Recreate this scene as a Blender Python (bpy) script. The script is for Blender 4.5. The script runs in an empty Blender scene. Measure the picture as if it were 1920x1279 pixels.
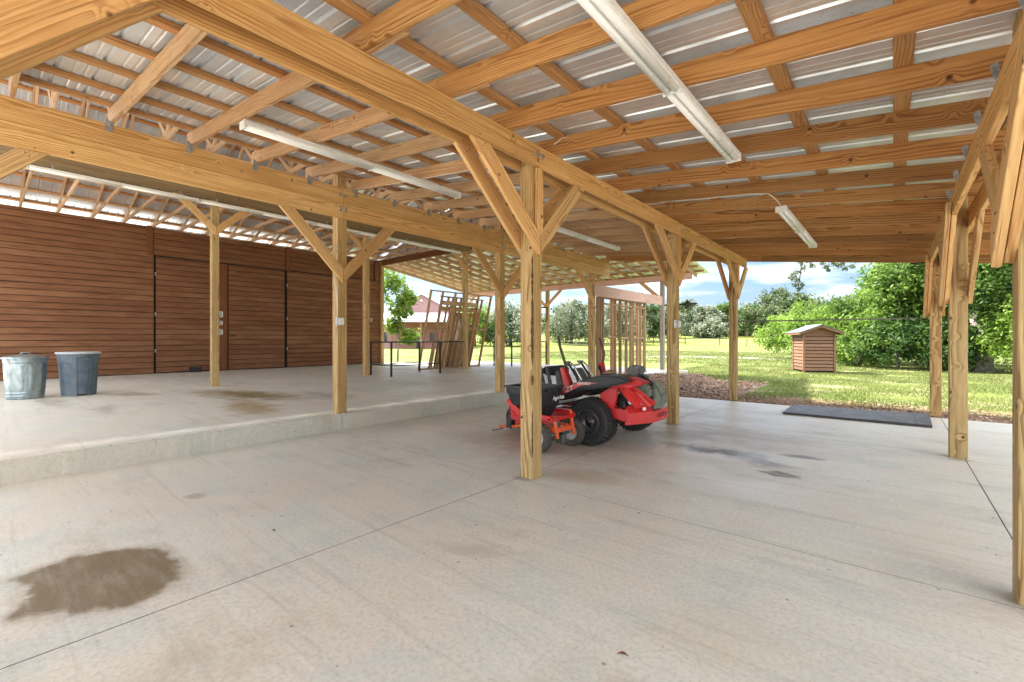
import bpy, bmesh, math, random
import numpy as np
from mathutils import Vector, Matrix
R = math.radians
random.seed(7); rng = np.random.default_rng(7)
scene = bpy.context.scene
col = scene.collection

# ------------------------------------------------------------------ camera
cd = bpy.data.cameras.new('camera'); cam = bpy.data.objects.new('camera', cd); col.objects.link(cam)
cam.location = (0, 0, 1.25)
cam.rotation_euler = (R(90), 0, R(40.2))
cd.sensor_width = 36; cd.lens = 848 / 1920 * 36
cd.shift_y = -(639.5 - 636) / 1920
cd.clip_start = 0.05; cd.clip_end = 2000
scene.camera = cam
# ------------------------------------------------------------------ light
SUN_EL, SUN_AZ = 50, 274          # azimuth measured clockwise from +Y
world = bpy.data.worlds.new('World'); scene.world = world; world.use_nodes = True
wn = world.node_tree; wn.nodes.clear()
def wnode(t, **k):
    n = wn.nodes.new(t)
    for a, b in k.items(): setattr(n, a, b)
    return n
wo = wnode('ShaderNodeOutputWorld'); wb = wnode('ShaderNodeBackground')
sky = wnode('ShaderNodeTexSky', sky_type='NISHITA', sun_disc=False)
sky.sun_elevation = R(SUN_EL); sky.sun_rotation = R(SUN_AZ); sky.dust_density = 1.5; sky.air_density = 1.0; sky.ozone_density = 1.5
tc = wnode('ShaderNodeTexCoord'); sep = wnode('ShaderNodeSeparateXYZ')
wn.links.new(tc.outputs['Generated'], sep.inputs[0])
# clouds laid out on a plane overhead: direction.xy / (z + .12)
za = wnode('ShaderNodeMath', operation='ADD'); za.inputs[1].default_value = 0.16
wn.links.new(sep.outputs['Z'], za.inputs[0])
zm = wnode('ShaderNodeMath', operation='MAXIMUM'); zm.inputs[1].default_value = 0.03
wn.links.new(za.outputs[0], zm.inputs[0])
cx = wnode('ShaderNodeCombineXYZ')
for i, a in enumerate('XY'):
    d = wnode('ShaderNodeMath', operation='DIVIDE')
    wn.links.new(sep.outputs[a], d.inputs[0]); wn.links.new(zm.outputs[0], d.inputs[1]); wn.links.new(d.outputs[0], cx.inputs[i])
wnz = wnode('ShaderNodeTexNoise'); wnz.inputs['Scale'].default_value = 1.15; wnz.inputs['Detail'].default_value = 9; wnz.inputs['Roughness'].default_value = .56
wn.links.new(cx.outputs[0], wnz.inputs['Vector'])
wr = wnode('ShaderNodeMapRange', interpolation_type='SMOOTHSTEP'); wr.inputs['From Min'].default_value = .42; wr.inputs['From Max'].default_value = .63
wn.links.new(wnz.outputs[0], wr.inputs['Value'])
cmix = wnode('ShaderNodeMixRGB'); cmix.inputs['Color2'].default_value = (9.9, 9.5, 9.0, 1)
wn.links.new(wr.outputs[0], cmix.inputs['Fac']); wn.links.new(sky.outputs[0], cmix.inputs['Color1'])
# the sky low over the pasture, away from the sun, is the deeper part of the dome
lo1 = wnode('ShaderNodeMapRange', interpolation_type='SMOOTHSTEP'); lo1.inputs['From Min'].default_value = .62; lo1.inputs['From Max'].default_value = .12
wn.links.new(sep.outputs['Z'], lo1.inputs['Value'])
lo2 = wnode('ShaderNodeMapRange', interpolation_type='SMOOTHSTEP'); lo2.inputs['From Min'].default_value = -.35; lo2.inputs['From Max'].default_value = .45; lo2.inputs['To Min'].default_value = .38
wn.links.new(sep.outputs['Y'], lo2.inputs['Value'])
lom = wnode('ShaderNodeMath', operation='MULTIPLY'); wn.links.new(lo1.outputs[0], lom.inputs[0]); wn.links.new(lo2.outputs[0], lom.inputs[1])
dk = wnode('ShaderNodeMixRGB', blend_type='MULTIPLY'); dk.inputs['Color2'].default_value = (.235, .27, .325, 1)
wn.links.new(lom.outputs[0], dk.inputs['Fac']); wn.links.new(cmix.outputs[0], dk.inputs['Color1'])
wn.links.new(dk.outputs[0], wb.inputs['Color']); wb.inputs['Strength'].default_value = 0.14
wn.links.new(wb.outputs[0], wo.inputs[0])
sl = bpy.data.lights.new('sun', 'SUN'); sun = bpy.data.objects.new('sun', sl); col.objects.link(sun)
sl.energy = 3.2; sl.angle = R(1.5); sl.color = (1, .96, .90)
a, e = R(SUN_AZ), R(SUN_EL)
sd = Vector((math.sin(a) * math.cos(e), math.cos(a) * math.cos(e), math.sin(e)))
sun.rotation_euler = (-sd).to_track_quat('-Z', 'Y').to_euler()
scene.view_settings.view_transform = 'Standard'; scene.view_settings.look = 'None'
scene.view_settings.exposure = 2.2; scene.view_settings.gamma = 1
scene.cycles.max_bounces = 8; scene.cycles.diffuse_bounces = 5; scene.cycles.glossy_bounces = 3
scene.cycles.transparent_max_bounces = 8
try: scene.cycles.use_denoising = True
except Exception: pass

# ------------------------------------------------------------------ helpers
def tag(o, label=None, cat=None, group=None, kind=None):
    if label: o['label'] = label
    if cat: o['category'] = cat
    if group: o['group'] = group
    if kind: o['kind'] = kind
    return o
def wpos(o):
    return o['_w'] if o is not None and '_w' in o else (0, 0, 0)
def link(name, me, mat=None, parent=None, M=None):
    o = bpy.data.objects.new(name, me); col.objects.link(o)
    if mat is not None and me is not None and len(me.materials) == 0: me.materials.append(mat)
    M = M or Matrix.Identity(4)
    if parent is not None:
        o.parent = parent; o.matrix_local = WM[parent.name].inverted() @ M
    else: o.matrix_local = M
    WM[o.name] = M
    return o
WM = {}
def empty(name, loc, label, cat, group=None):
    o = bpy.data.objects.new(name, None); col.objects.link(o); o.empty_display_size = .2
    M = Matrix.Translation(Vector(loc)); o.matrix_local = M; WM[o.name] = M
    return tag(o, label, cat, group)
def mesh_from(name, v, f):
    me = bpy.data.meshes.new(name); me.from_pydata([tuple(p) for p in v], [], [tuple(q) for q in f]); me.update(); return me
def fastmesh(name, V, n, k=4):
    """V: (n*k,3) array, n separate k-gons"""
    me = bpy.data.meshes.new(name)
    me.vertices.add(n * k); me.vertices.foreach_set('co', np.ascontiguousarray(V, dtype=np.float32).ravel())
    me.loops.add(n * k); me.loops.foreach_set('vertex_index', np.arange(n * k, dtype=np.int32))
    me.polygons.add(n); me.polygons.foreach_set('loop_start', np.arange(0, n * k, k, dtype=np.int32))
    me.update(calc_edges=True); me.validate(); return me
def bm_to(bm, name, smooth=False):
    bmesh.ops.recalc_face_normals(bm, faces=bm.faces)
    me = bpy.data.meshes.new(name); bm.to_mesh(me); bm.free()
    if smooth:
        for p in me.polygons: p.use_smooth = True
    return me
def frame(d, up):
    d = Vector(d).normalized(); up = Vector(up)
    if abs(d.dot(up.normalized())) > .98: up = Vector((0, 1, 0)) if abs(d.y) < .9 else Vector((1, 0, 0))
    y = up.cross(d).normalized(); z = d.cross(y).normalized()
    return Matrix((d, y, z)).transposed()
def board_mesh(name, L, w, h, bev=.003):
    bm = bmesh.new(); bmesh.ops.create_cube(bm, size=1)
    for v in bm.verts: v.co = Vector((v.co.x * L, v.co.y * w, v.co.z * h))
    if bev: bmesh.ops.bevel(bm, geom=list(bm.edges), offset=bev, segments=1, affect='EDGES')
    return bm_to(bm, name)
def board(name, p0, p1, w, h, mat, parent=None, up=(0, 0, 1), bev=.003, me=None):
    """a straight board from p0 to p1 (its centre line), w sideways, h along up; local X runs with the grain"""
    p0, p1 = Vector(p0), Vector(p1); L = (p1 - p0).length
    M = Matrix.Translation((p0 + p1) / 2) @ frame(p1 - p0, up).to_4x4()
    return link(name, me or board_mesh(name, L, w, h, bev), mat, parent, M)
def plank(name, poly, t, mat, parent=None, d=None, bev=.003):
    """a flat polygon (coplanar 3D points) given thickness along vector t; grain along d"""
    P = [Vector(p) for p in poly]; t = Vector(t)
    d = Vector(d) if d else P[1] - P[0]
    c = sum(P, Vector()) / len(P) + t / 2
    Rm = frame(d, t); M = Matrix.Translation(c) @ Rm.to_4x4(); Mi = M.inverted()
    bm = bmesh.new()
    a = [bm.verts.new(Mi @ p) for p in P]; b = [bm.verts.new(Mi @ (p + t)) for p in P]
    n = len(P); bm.faces.new(a); bm.faces.new(b[::-1])
    for i in range(n): bm.faces.new((a[i], b[i], b[(i + 1) % n], a[(i + 1) % n]))
    if bev:
        bmesh.ops.recalc_face_normals(bm, faces=bm.faces)
        bmesh.ops.bevel(bm, geom=list(bm.edges), offset=bev, segments=1, affect='EDGES')
    return link(name, bm_to(bm, name), mat, parent, M)
def box(name, lo, hi, mat, parent=None, bev=.0):
    lo, hi = Vector(lo), Vector(hi)
    bm = bmesh.new(); bmesh.ops.create_cube(bm, size=1)
    s = hi - lo
    for v in bm.verts: v.co = Vector((v.co.x * s.x, v.co.y * s.y, v.co.z * s.z))
    if bev: bmesh.ops.bevel(bm, geom=list(bm.edges), offset=bev, segments=2, affect='EDGES')
    return link(name, bm_to(bm, name), mat, parent, Matrix.Translation((lo + hi) / 2))
def add_tube(bm, pts, r, n=10, cap=True):
    pts = [Vector(p) for p in pts]; rings = []
    rr = r if isinstance(r, (list, tuple)) else [r] * len(pts)
    for i, p in enumerate(pts):
        d = (pts[min(i + 1, len(pts) - 1)] - pts[max(i - 1, 0)]).normalized()
        up = Vector((0, 0, 1)) if abs(d.z) < .95 else Vector((1, 0, 0))
        s = d.cross(up).normalized(); u = s.cross(d)
        rings.append([bm.verts.new(p + (s * math.cos(2 * math.pi * k / n) + u * math.sin(2 * math.pi * k / n)) * rr[i]) for k in range(n)])
    for A, B in zip(rings, rings[1:]):
        for k in range(n): bm.faces.new((A[k], A[(k + 1) % n], B[(k + 1) % n], B[k]))
    if cap: bm.faces.new(rings[0]); bm.faces.new(rings[-1][::-1])
def tube(name, pts, r, mat, parent=None, n=10):
    bm = bmesh.new(); add_tube(bm, pts, r, n); return link(name, bm_to(bm, name, True), mat, parent)
def add_box(bm, lo, hi):
    g = bmesh.ops.create_cube(bm, size=1)['verts']
    lo, hi = Vector(lo), Vector(hi); s = hi - lo; c = (lo + hi) / 2
    for v in g: v.co = Vector((v.co.x * s.x, v.co.y * s.y, v.co.z * s.z)) + c
def add_prism(bm, poly, t):
    P = [Vector(p) for p in poly]; t = Vector(t)
    a = [bm.verts.new(p) for p in P]; b = [bm.verts.new(p + t) for p in P]; n = len(P)
    bm.faces.new(a); bm.faces.new(b[::-1])
    for i in range(n): bm.faces.new((a[i], b[i], b[(i + 1) % n], a[(i + 1) % n]))
def prism(name, poly, t, mat, parent=None, bev=.0, seg=2):
    bm = bmesh.new(); add_prism(bm, poly, t); bmesh.ops.recalc_face_normals(bm, faces=bm.faces)
    if bev: bmesh.ops.bevel(bm, geom=list(bm.edges), offset=bev, segments=seg, affect='EDGES')
    return link(name, bm_to(bm, name), mat, parent)
def lathe(name, prof, mat, parent=None, loc=(0, 0, 0), axis='Z', n=40, smooth=True, cap=True):
    bm = bmesh.new(); rings = []
    for r, z in prof:
        ring = []
        for k in range(n):
            a = 2 * math.pi * k / n; ca, sa = r * math.cos(a), r * math.sin(a)
            co = {'Z': (ca, sa, z), 'Y': (ca, z, sa), 'X': (z, ca, sa)}[axis]
            ring.append(bm.verts.new(Vector(co)))
        rings.append(ring)
    for A, B in zip(rings, rings[1:]):
        for k in range(n): bm.faces.new((A[k], A[(k + 1) % n], B[(k + 1) % n], B[k]))
    if cap and prof[0][0] > 1e-4: bm.faces.new(rings[0])
    if cap and prof[-1][0] > 1e-4: bm.faces.new(rings[-1][::-1])
    bmesh.ops.remove_doubles(bm, verts=bm.verts, dist=1e-5)
    me = bm_to(bm, name, False)
    if smooth:
        for p in me.polygons: p.use_smooth = True
        try: me.set_sharp_from_angle(angle=R(35))
        except Exception: pass
    return link(name, me, mat, parent, Matrix.Translation(Vector(loc)))

# ------------------------------------------------------------------ materials
class NT:
    def __init__(s, name):
        s.m = bpy.data.materials.new(name); s.m.use_nodes = True; s.t = s.m.node_tree; s.t.nodes.clear()
        s.out = s.n('ShaderNodeOutputMaterial'); s.b = s.n('ShaderNodeBsdfPrincipled'); s.l(s.b.outputs[0], s.out.inputs[0])
    def n(s, t, **k):
        x = s.t.nodes.new(t)
        for a, b in k.items(): setattr(x, a, b)
        return x
    def l(s, a, b): s.t.links.new(a, b)
    def put(s, sock, v):
        if hasattr(v, 'is_output') or hasattr(v, 'links'): s.l(v, sock)
        else: sock.default_value = v
    def math(s, op, a, b=None, c=None, clamp=False):
        x = s.n('ShaderNodeMath', operation=op); x.use_clamp = clamp; s.put(x.inputs[0], a)
        if b is not None: s.put(x.inputs[1], b)
        if c is not None: s.put(x.inputs[2], c)
        return x.outputs[0]
    def vmath(s, op, a, b=None):
        x = s.n('ShaderNodeVectorMath', operation=op); s.put(x.inputs[0], a)
        if b is not None: s.put(x.inputs[1], b)
        return x.outputs['Value'] if op in ('LENGTH', 'DISTANCE', 'DOT_PRODUCT') else x.outputs[0]
    def coord(s, kind='Object'): return s.n('ShaderNodeTexCoord').outputs[kind]
    def map(s, v, scale=(1, 1, 1), loc=(0, 0, 0), rot=(0, 0, 0)):
        x = s.n('ShaderNodeMapping'); s.l(v, x.inputs[0]); x.inputs['Scale'].default_value = scale
        x.inputs['Location'].default_value = loc; x.inputs['Rotation'].default_value = rot; return x.outputs[0]
    def noise(s, v, scale=5, detail=3, rough=.5, dist=0, out=0):
        x = s.n('ShaderNodeTexNoise'); s.l(v, x.inputs['Vector']); x.inputs['Scale'].default_value = scale
        x.inputs['Detail'].default_value = detail; x.inputs['Roughness'].default_value = rough; x.inputs['Distortion'].default_value = dist
        return x.outputs[out]
    def ramp(s, f, stops, interp='LINEAR'):
        x = s.n('ShaderNodeValToRGB'); s.l(f, x.inputs[0]); cr = x.color_ramp; cr.interpolation = interp
        while len(cr.elements) < len(stops): cr.elements.new(.5)
        for e, (p, c) in zip(cr.elements, stops): e.position = p; e.color = (*c, 1) if len(c) == 3 else c
        return x.outputs[0]
    def range(s, v, a, b, c=0, d=1, smooth=True):
        x = s.n('ShaderNodeMapRange'); x.interpolation_type = 'SMOOTHSTEP' if smooth else 'LINEAR'
        s.put(x.inputs['Value'], v)
        for k, q in zip(('From Min', 'From Max', 'To Min', 'To Max'), (a, b, c, d)): x.inputs[k].default_value = q
        return x.outputs[0]
    def mix(s, f, a, b, mode='MIX'):
        x = s.n('ShaderNodeMixRGB', blend_type=mode); s.put(x.inputs[0], f)
        for i, q in ((1, a), (2, b)):
            if isinstance(q, tuple): x.inputs[i].default_value = (*q[:3], 1)
            else: s.l(q, x.inputs[i])
        return x.outputs[0]
    def bump(s, h, strength=.3, dist=.01):
        x = s.n('ShaderNodeBump'); s.l(h, x.inputs['Height']); x.inputs['Strength'].default_value = strength; x.inputs['Distance'].default_value = dist
        s.l(x.outputs[0], s.b.inputs['Normal'])
    def base(s, c):
        if isinstance(c, tuple): s.b.inputs['Base Color'].default_value = (*c[:3], 1)
        else: s.l(c, s.b.inputs['Base Color'])
    def rough(s, r): s.put(s.b.inputs['Roughness'], r)
    def spec(s, v): s.b.inputs['Specular IOR Level'].default_value = v
    def metal(s, v): s.b.inputs['Metallic'].default_value = v

def wood(name, light, dark, tint=(1.0, 1.0, 1.0), ring=52, contrast=1.0, knots=1.0, var=.25, rough=.62, dirty=0.0):
    t = NT(name)
    oi = t.n('ShaderNodeObjectInfo').outputs['Random']
    off = t.n('ShaderNodeCombineXYZ')
    t.l(t.math('MULTIPLY', oi, 37.0), off.inputs[0]); t.l(t.math('MULTIPLY', oi, 13.0), off.inputs[1]); t.l(t.math('MULTIPLY', oi, 71.0), off.inputs[2])
    P = t.coord(); Q = t.vmath('ADD', P, off.outputs[0])
    # knots
    vo = t.n('ShaderNodeTexVoronoi'); vo.inputs['Scale'].default_value = 5.4; t.l(Q, vo.inputs['Vector'])
    kd = t.math('DIVIDE', vo.outputs['Distance'], 5.4)
    kn = t.range(kd, .021, .010)
    kbend = t.math('MULTIPLY', t.range(kd, .065, .0), .03 * knots)
    # distance from the pith of the log
    sp = t.n('ShaderNodeSeparateXYZ'); t.l(P, sp.inputs[0])
    lx = t.map(Q, (.34, .0, .0)); w1 = t.noise(lx, 1.6, 2, .5, out=1)
    wsep = t.n('ShaderNodeSeparateXYZ'); t.l(w1, wsep.inputs[0])
    py = t.math('ADD', sp.outputs['Y'], t.math('MULTIPLY_ADD', wsep.outputs[0], .16, -.02))
    pz = t.math('ADD', sp.outputs['Z'], t.math('MULTIPLY_ADD', wsep.outputs[1], .16, -.13))
    rr = t.math('SQRT', t.math('ADD', t.math('MULTIPLY', py, py), t.math('MULTIPLY', pz, pz)))
    wob = t.noise(t.map(Q, (1.3, 9, 9)), 1.5, 2, .5)
    rr = t.math('ADD', t.math('ADD', rr, t.math('MULTIPLY', wob, .022)), kbend)
    rr = t.math('MULTIPLY', rr, t.range(t.math('FRACT', t.math('MULTIPLY', oi, 5.3)), 0, 1, .7, 1.6, False))
    ph = t.math('FRACT', t.math('MULTIPLY', rr, float(ring)))
    late = t.math('ADD', t.range(ph, .35, .93), t.math('MULTIPLY', t.range(ph, .93, 1.0), -1.0))
    ringvar = t.range(t.noise(t.map(Q, (.9, 9, 9)), 1.4, 3), .3, .7, .12, 1.0)
    late = t.math('MULTIPLY', t.math('MULTIPLY', late, ringvar), contrast * 1.8, clamp=True)
    fib = t.noise(t.map(Q, (7, 160, 160)), 1.0, 3, .6)
    stk = t.noise(t.map(Q, (1.1, 55, 55)), 1.0, 5, .65)
    c = t.mix(late, light, dark)
    c = t.mix(t.range(stk, .45, .68, 0, .62), c, tuple(q * w for q, w in zip(light, (.66, .52, .36))))
    c = t.mix(t.range(stk, .48, .30, 0, .35), c, tuple(min(1, q * 1.22) for q in light))
    c = t.mix(t.math('MULTIPLY', t.range(fib, .35, .75), .42), c, tuple(q * .55 for q in light), 'MIX')
    c = t.mix(t.range(t.noise(t.map(Q, (1.2, 4, 4)), 1.6, 4, .6), .42, .72, 0, .45), c, tuple(q * w for q, w in zip(light, (.72, .62, .5))), 'MIX')
    chk = t.noise(t.map(Q, (1.4, 85, 85), (3, 1, 5)), 1.0, 2, .5)
    c = t.mix(t.math('MULTIPLY', t.range(chk, .68, .73), .65), c, tuple(q * .35 for q in dark))
    kcol = t.mix(t.range(kd, .013, .005), tuple(q * .5 for q in dark), (.045, .022, .010))
    c = t.mix(t.math('MULTIPLY', kn, .92 * min(1, knots)), c, kcol)
    if dirty:
        dn = t.noise(t.map(Q, (2.2, 7, 7)), 2.2, 6, .7)
        c = t.mix(t.math('MULTIPLY', t.range(dn, .5, .72), dirty), c, (.13, .10, .065))
    # board to board difference
    wnn = t.n('ShaderNodeTexWhiteNoise', noise_dimensions='1D'); t.l(oi, wnn.inputs['W'])
    v = t.range(wnn.outputs['Value'], 0, 1, 1 - var, 1 + var * .6, False)
    cc = t.n('ShaderNodeCombineXYZ')
    hue = t.range(t.math('FRACT', t.math('MULTIPLY', oi, 9.7)), 0, 1, -.06, .06, False)
    t.l(t.math('MULTIPLY', v, tint[0]), cc.inputs[0])
    t.l(t.math('MULTIPLY', t.math('SUBTRACT', v, hue), tint[1]), cc.inputs[1])
    t.l(t.math('MULTIPLY', t.math('SUBTRACT', v, t.math('MULTIPLY', hue, 2.0)), tint[2]), cc.inputs[2])
    t.base(t.mix(1.0, c, cc.outputs[0], 'MULTIPLY')); t.rough(rough); t.spec(.3)
    t.bump(t.math('ADD', fib, t.math('MULTIPLY', late, .5)), .25, .002)
    return t.m
def plain(name, c, rough=.5, metal=0, spec=.5, noise=0, nscale=30, bump=0, c2=None):
    t = NT(name); v = t.coord()
    if noise or c2:
        nz = t.noise(v, nscale, 5, .6)
        t.base(t.mix(t.range(nz, .35, .65), c, c2 or tuple(max(0, q * (1 - noise)) for q in c)))
        t.rough(t.range(nz, .3, .7, max(0.05, rough - .08), min(1, rough + .12)))
        if bump: t.bump(nz, bump, .01)
    else: t.base(c); t.rough(rough)
    t.metal(metal); t.spec(spec); return t.m
MT = {}
MT['beam'] = wood('pine_beam', (.76, .465, .185), (.42, .19, .05), contrast=.85, knots=.9, var=.14)
MT['oldbeam'] = wood('brown_weathered_beam', (.34, .245, .135), (.17, .105, .05), contrast=.7, var=.1, dirty=.4)
MT['post'] = wood('treated_post', (.60, .415, .18), (.22, .125, .04), ring=44, contrast=1.0, var=.15, dirty=.25)
MT['brace'] = wood('pine_brace', (.74, .46, .20), (.42, .20, .065), contrast=.8, var=.16)
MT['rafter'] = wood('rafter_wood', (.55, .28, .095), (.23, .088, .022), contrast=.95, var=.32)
MT['rafter2'] = wood('pale_rafter_wood', (.58, .37, .20), (.34, .17, .07), contrast=.65, var=.15, dirty=.2)
MT['purlin'] = wood('purlin_wood', (.56, .29, .11), (.30, .12, .035), ring=60, contrast=.85, var=.2)
MT['truss'] = wood('truss_wood', (.66, .45, .28), (.44, .26, .14), contrast=.5, var=.25)
MT['stud'] = wood('stud_wood', (.64, .43, .25), (.40, .23, .11), contrast=.6, var=.3)
MT['header'] = wood('primed_header_wood', (.70, .47, .38), (.56, .34, .25), contrast=.4, var=.05, knots=.6)
MT['grey'] = wood('weathered_grey_wood', (.40, .36, .31), (.24, .20, .16), contrast=.6, var=.1)
MT['stained'] = wood('stained_siding', (.235, .088, .036), (.135, .045, .018), ring=60, contrast=.6, knots=.4, var=.1, rough=.7)
MT['hutwood'] = wood('hut_siding', (.25, .135, .08), (.14, .07, .04), contrast=.6, var=.2)
MT['ply'] = wood('plywood', (.55, .36, .2), (.36, .2, .1), ring=25, contrast=.4, var=.15)
MT['bark'] = plain('bark_edge_wood', (.16, .085, .04), .9, noise=.6, nscale=60, bump=.6)
MT['steel'] = plain('galvanised_plate', (.48, .50, .51), .45, .8, noise=.4, nscale=40)
MT['black'] = plain('black_plastic', (.022, .023, .025), .42, noise=.25, nscale=14)
MT['blackm'] = plain('black_steel', (.03, .03, .033), .35, .2, noise=.3)
MT['darkgap'] = plain('dark_gap', (.012, .01, .009), .9)  # near-black, stands in for shade in gaps; also nail heads and knobs
MT['rubber'] = plain('tyre_rubber', (.028, .027, .025), .72, noise=.35, nscale=40, bump=.3)
MT['rubbertan'] = plain('dusty_tyre_rubber', (.085, .075, .062), .8, noise=.4, nscale=50, bump=.3)
MT['red'] = plain('red_paint', (.62, .022, .020), .28, spec=.6, noise=.12, nscale=6)
MT['orange'] = plain('orange_paint', (.78, .12, .03), .35)
MT['redglo'] = plain('red_decal', (.55, .05, .05), .35, c2=(.62, .16, .15), nscale=25)
MT['white'] = plain('white_enamel', (.80, .78, .73), .4, noise=.08, nscale=12)
MT['lens'] = plain('milky_lens', (.86, .85, .81), .3, noise=.05, nscale=6)
MT['rimgrey'] = plain('grey_wheel_rim', (.52, .52, .48), .45, noise=.2)
MT['chrome'] = plain('bright_metal', (.7, .7, .7), .2, 1.0)
MT['enginegrey'] = plain('engine_castings', (.16, .165, .15), .45, .4, noise=.4, nscale=18)
MT['khaki'] = plain('grey_green_cover', (.19, .205, .155), .5, noise=.3, nscale=20)
MT['cable'] = plain('pale_cable', (.66, .60, .48), .5)
MT['binblue'] = plain('weathered_blue_grey_plastic', (.075, .11, .145), .5, c2=(.13, .16, .185), nscale=7)
MT['leafbrown'] = plain('dry_leaf_brown', (.22, .10, .03), .7, noise=.5)
def mat_galv():
    t = NT('galvanised_bin_steel'); v = t.coord(); n = t.noise(t.map(v, (1, 1, .4)), 14, 5, .6)
    t.base(t.mix(t.range(n, .35, .65), (.46, .52, .53), (.30, .37, .39))); t.metal(.85); t.rough(t.range(n, .3, .7, .28, .5)); return t.m
MT['galv'] = mat_galv()
def mat_roof():
    t = NT('galvalume_roof_sheet'); v = t.coord()
    n = t.noise(v, 1.7, 5, .6); sp = t.noise(v, 55, 3, .7); sp2 = t.noise(v, 1.1, 2, .5)
    c = t.mix(t.range(n, .35, .65), (.80, .83, .855), (.62, .65, .68))
    m = t.math('MULTIPLY', t.range(sp, .63, .70), t.range(sp2, .45, .60))
    c = t.mix(m, c, (.20, .18, .15)); t.base(c); t.metal(.6); t.rough(t.range(n, .3, .7, .28, .42)); return t.m
MT['roof'] = mat_roof()

def mat_concrete(name, blobs, pink=.5, bright=1.0):
    t = NT(name); v = t.coord()
    n1 = t.noise(v, .42, 8, .68); n2 = t.noise(t.map(v, (1, 1, 1), (3, 9, 0)), 1.5, 9, .72); n3 = t.noise(v, 42, 6, .75)
    st = t.noise(t.map(v, (.42, 8.5, 1)), 1.3, 7, .7, .5)
    a, b, d = [tuple(q * bright for q in c) for c in ((.70, .67, .565), (.68, .59, .47), (.585, .60, .53))]
    c = t.mix(t.range(n1, .44, .60, 0, pink * 1.2), a, b)
    c = t.mix(t.range(n2, .46, .66, 0, .85), c, d)
    c = t.mix(t.range(t.noise(t.map(v, (1, 1.6, 1), (11, 2, 0)), .8, 9, .75), .52, .70, 0, .55), c, (.43, .355, .265))
    c = t.mix(t.range(st, .52, .74, 0, .50), c, tuple(q * .55 for q in a))
    c = t.mix(t.range(t.noise(t.map(v, (.4, 6, 1), (7, 3, 0)), 1.6, 6, .68), .54, .74, 0, .55), c, (.76, .73, .67))
    c = t.mix(t.range(n3, .42, .66, 0, .34), c, (.33, .28, .21))
    sc = t.noise(v, 26, 4, .75); c = t.mix(t.math('MULTIPLY', t.range(sc, .66, .72), .6), c, (.20, .15, .10))
    vo = t.n('ShaderNodeTexVoronoi'); vo.inputs['Scale'].default_value = 5; t.l(v, vo.inputs['Vector'])
    c = t.mix(t.math('MULTIPLY', t.range(vo.outputs['Distance'], .06, .035), .6), c, (.12, .09, .06))
    wv = t.noise(t.map(v, (1, 1.0, 1)), 3.2, 5, .65, out=1)
    dv = t.vmath('SUBTRACT', wv, (.5, .5, .5)); 
    for (x, y, rx, ry, rot, colr, s, wamt, edge) in blobs:
        p = t.vmath('ADD', v, t.vmath('MULTIPLY', dv, (wamt, wamt, 0)))
        q = t.n('ShaderNodeMapping', vector_type='TEXTURE'); t.l(p, q.inputs[0])
        q.inputs['Location'].default_value = (x, y, 0); q.inputs['Rotation'].default_value = (0, 0, R(rot)); q.inputs['Scale'].default_value = (rx, ry, 1e3)
        ln = t.vmath('LENGTH', q.outputs[0])
        m = t.range(ln, 1.0, 1.0 - edge)
        m = t.math('MULTIPLY', m, t.range(t.noise(t.map(v, (1, 5, 1)), 3.4, 6, .7), .25, .65, s * .55, s))
        c = t.mix(m, c, colr)
    t.base(c)
    t.rough(t.math('ADD', t.range(n2, .3, .7, .30, .52), t.range(st, .4, .7, 0, .15))); t.spec(.42)
    t.bump(t.math('ADD', t.math('MULTIPLY', n3, .5), t.math('MULTIPLY', st, .5)), .18, .006)
    return t.m
MT['slab'] = mat_concrete('broom_finished_concrete', [
    (-3.19, .42, .46, .33, 14, (.135, .095, .05), 1.05, .42, .2),
    (-3.19, .42, .56, .43, 14, (.26, .20, .12), .6, .42, .35),
    (-1.55, 5.35, .75, .26, 4, (.095, .075, .055), 1.0, .7, .8),
    (-1.0, 5.15, .35, .22, -8, (.12, .10, .078), .7, .4, .7),
    (-.80, 4.80, .22, .11, 0, (.085, .066, .05), .9, .25, .5),
    (-.76, 5.66, .25, .10, 5, (.085, .07, .055), .85, .25, .5),
    (-2.1, 5.9, .6, .3, 0, (.14, .11, .08), .5, .5, .8),
    (-2.2, 3.55, .45, .3, 0, (.44, .25, .13), .45, .4, .8),
    (-2.52, 3.17, .17, .12, 0, (.20, .15, .10), .6, .2, .8), (.51, 3.12, .2, .12, 0, (.22, .17, .12), .6, .2, .8), (.51, 6.58, .16, .12, 0, (.2, .16, .11), .6, .2, .8), (-2.52, 6.6, .16, .12, 0, (.2, .16, .11), .6, .2, .8),
    (-4.25, 1.13, .10, .08, 30, (.30, .23, .16), .6, .12, .5),
    (-3.2, 4.5, 1.7, 1.1, 0, (.36, .25, .165), .75, .9, .8),
    (-1.6, 6.2, 1.5, .9, 0, (.38, .31, .235), .55, .9, .8), (-.9, 1.3, .35, .22, 30, (.42, .38, .27), .4, .5, .8), (-1.9, 1.9, .5, .12, 20, (.42, .36, .28), .5, .5, .8),
    (-.55, 2.0, .5, .35, 20, (.50, .40, .22), .25, .5, .9),
    (-1.05, 4.2, .7, .45, 0, (.80, .79, .77), .45, .6, .9)])
MT['joint'] = plain('dirty_joint', (.085, .07, .055), .95, noise=.4, nscale=12)
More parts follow.
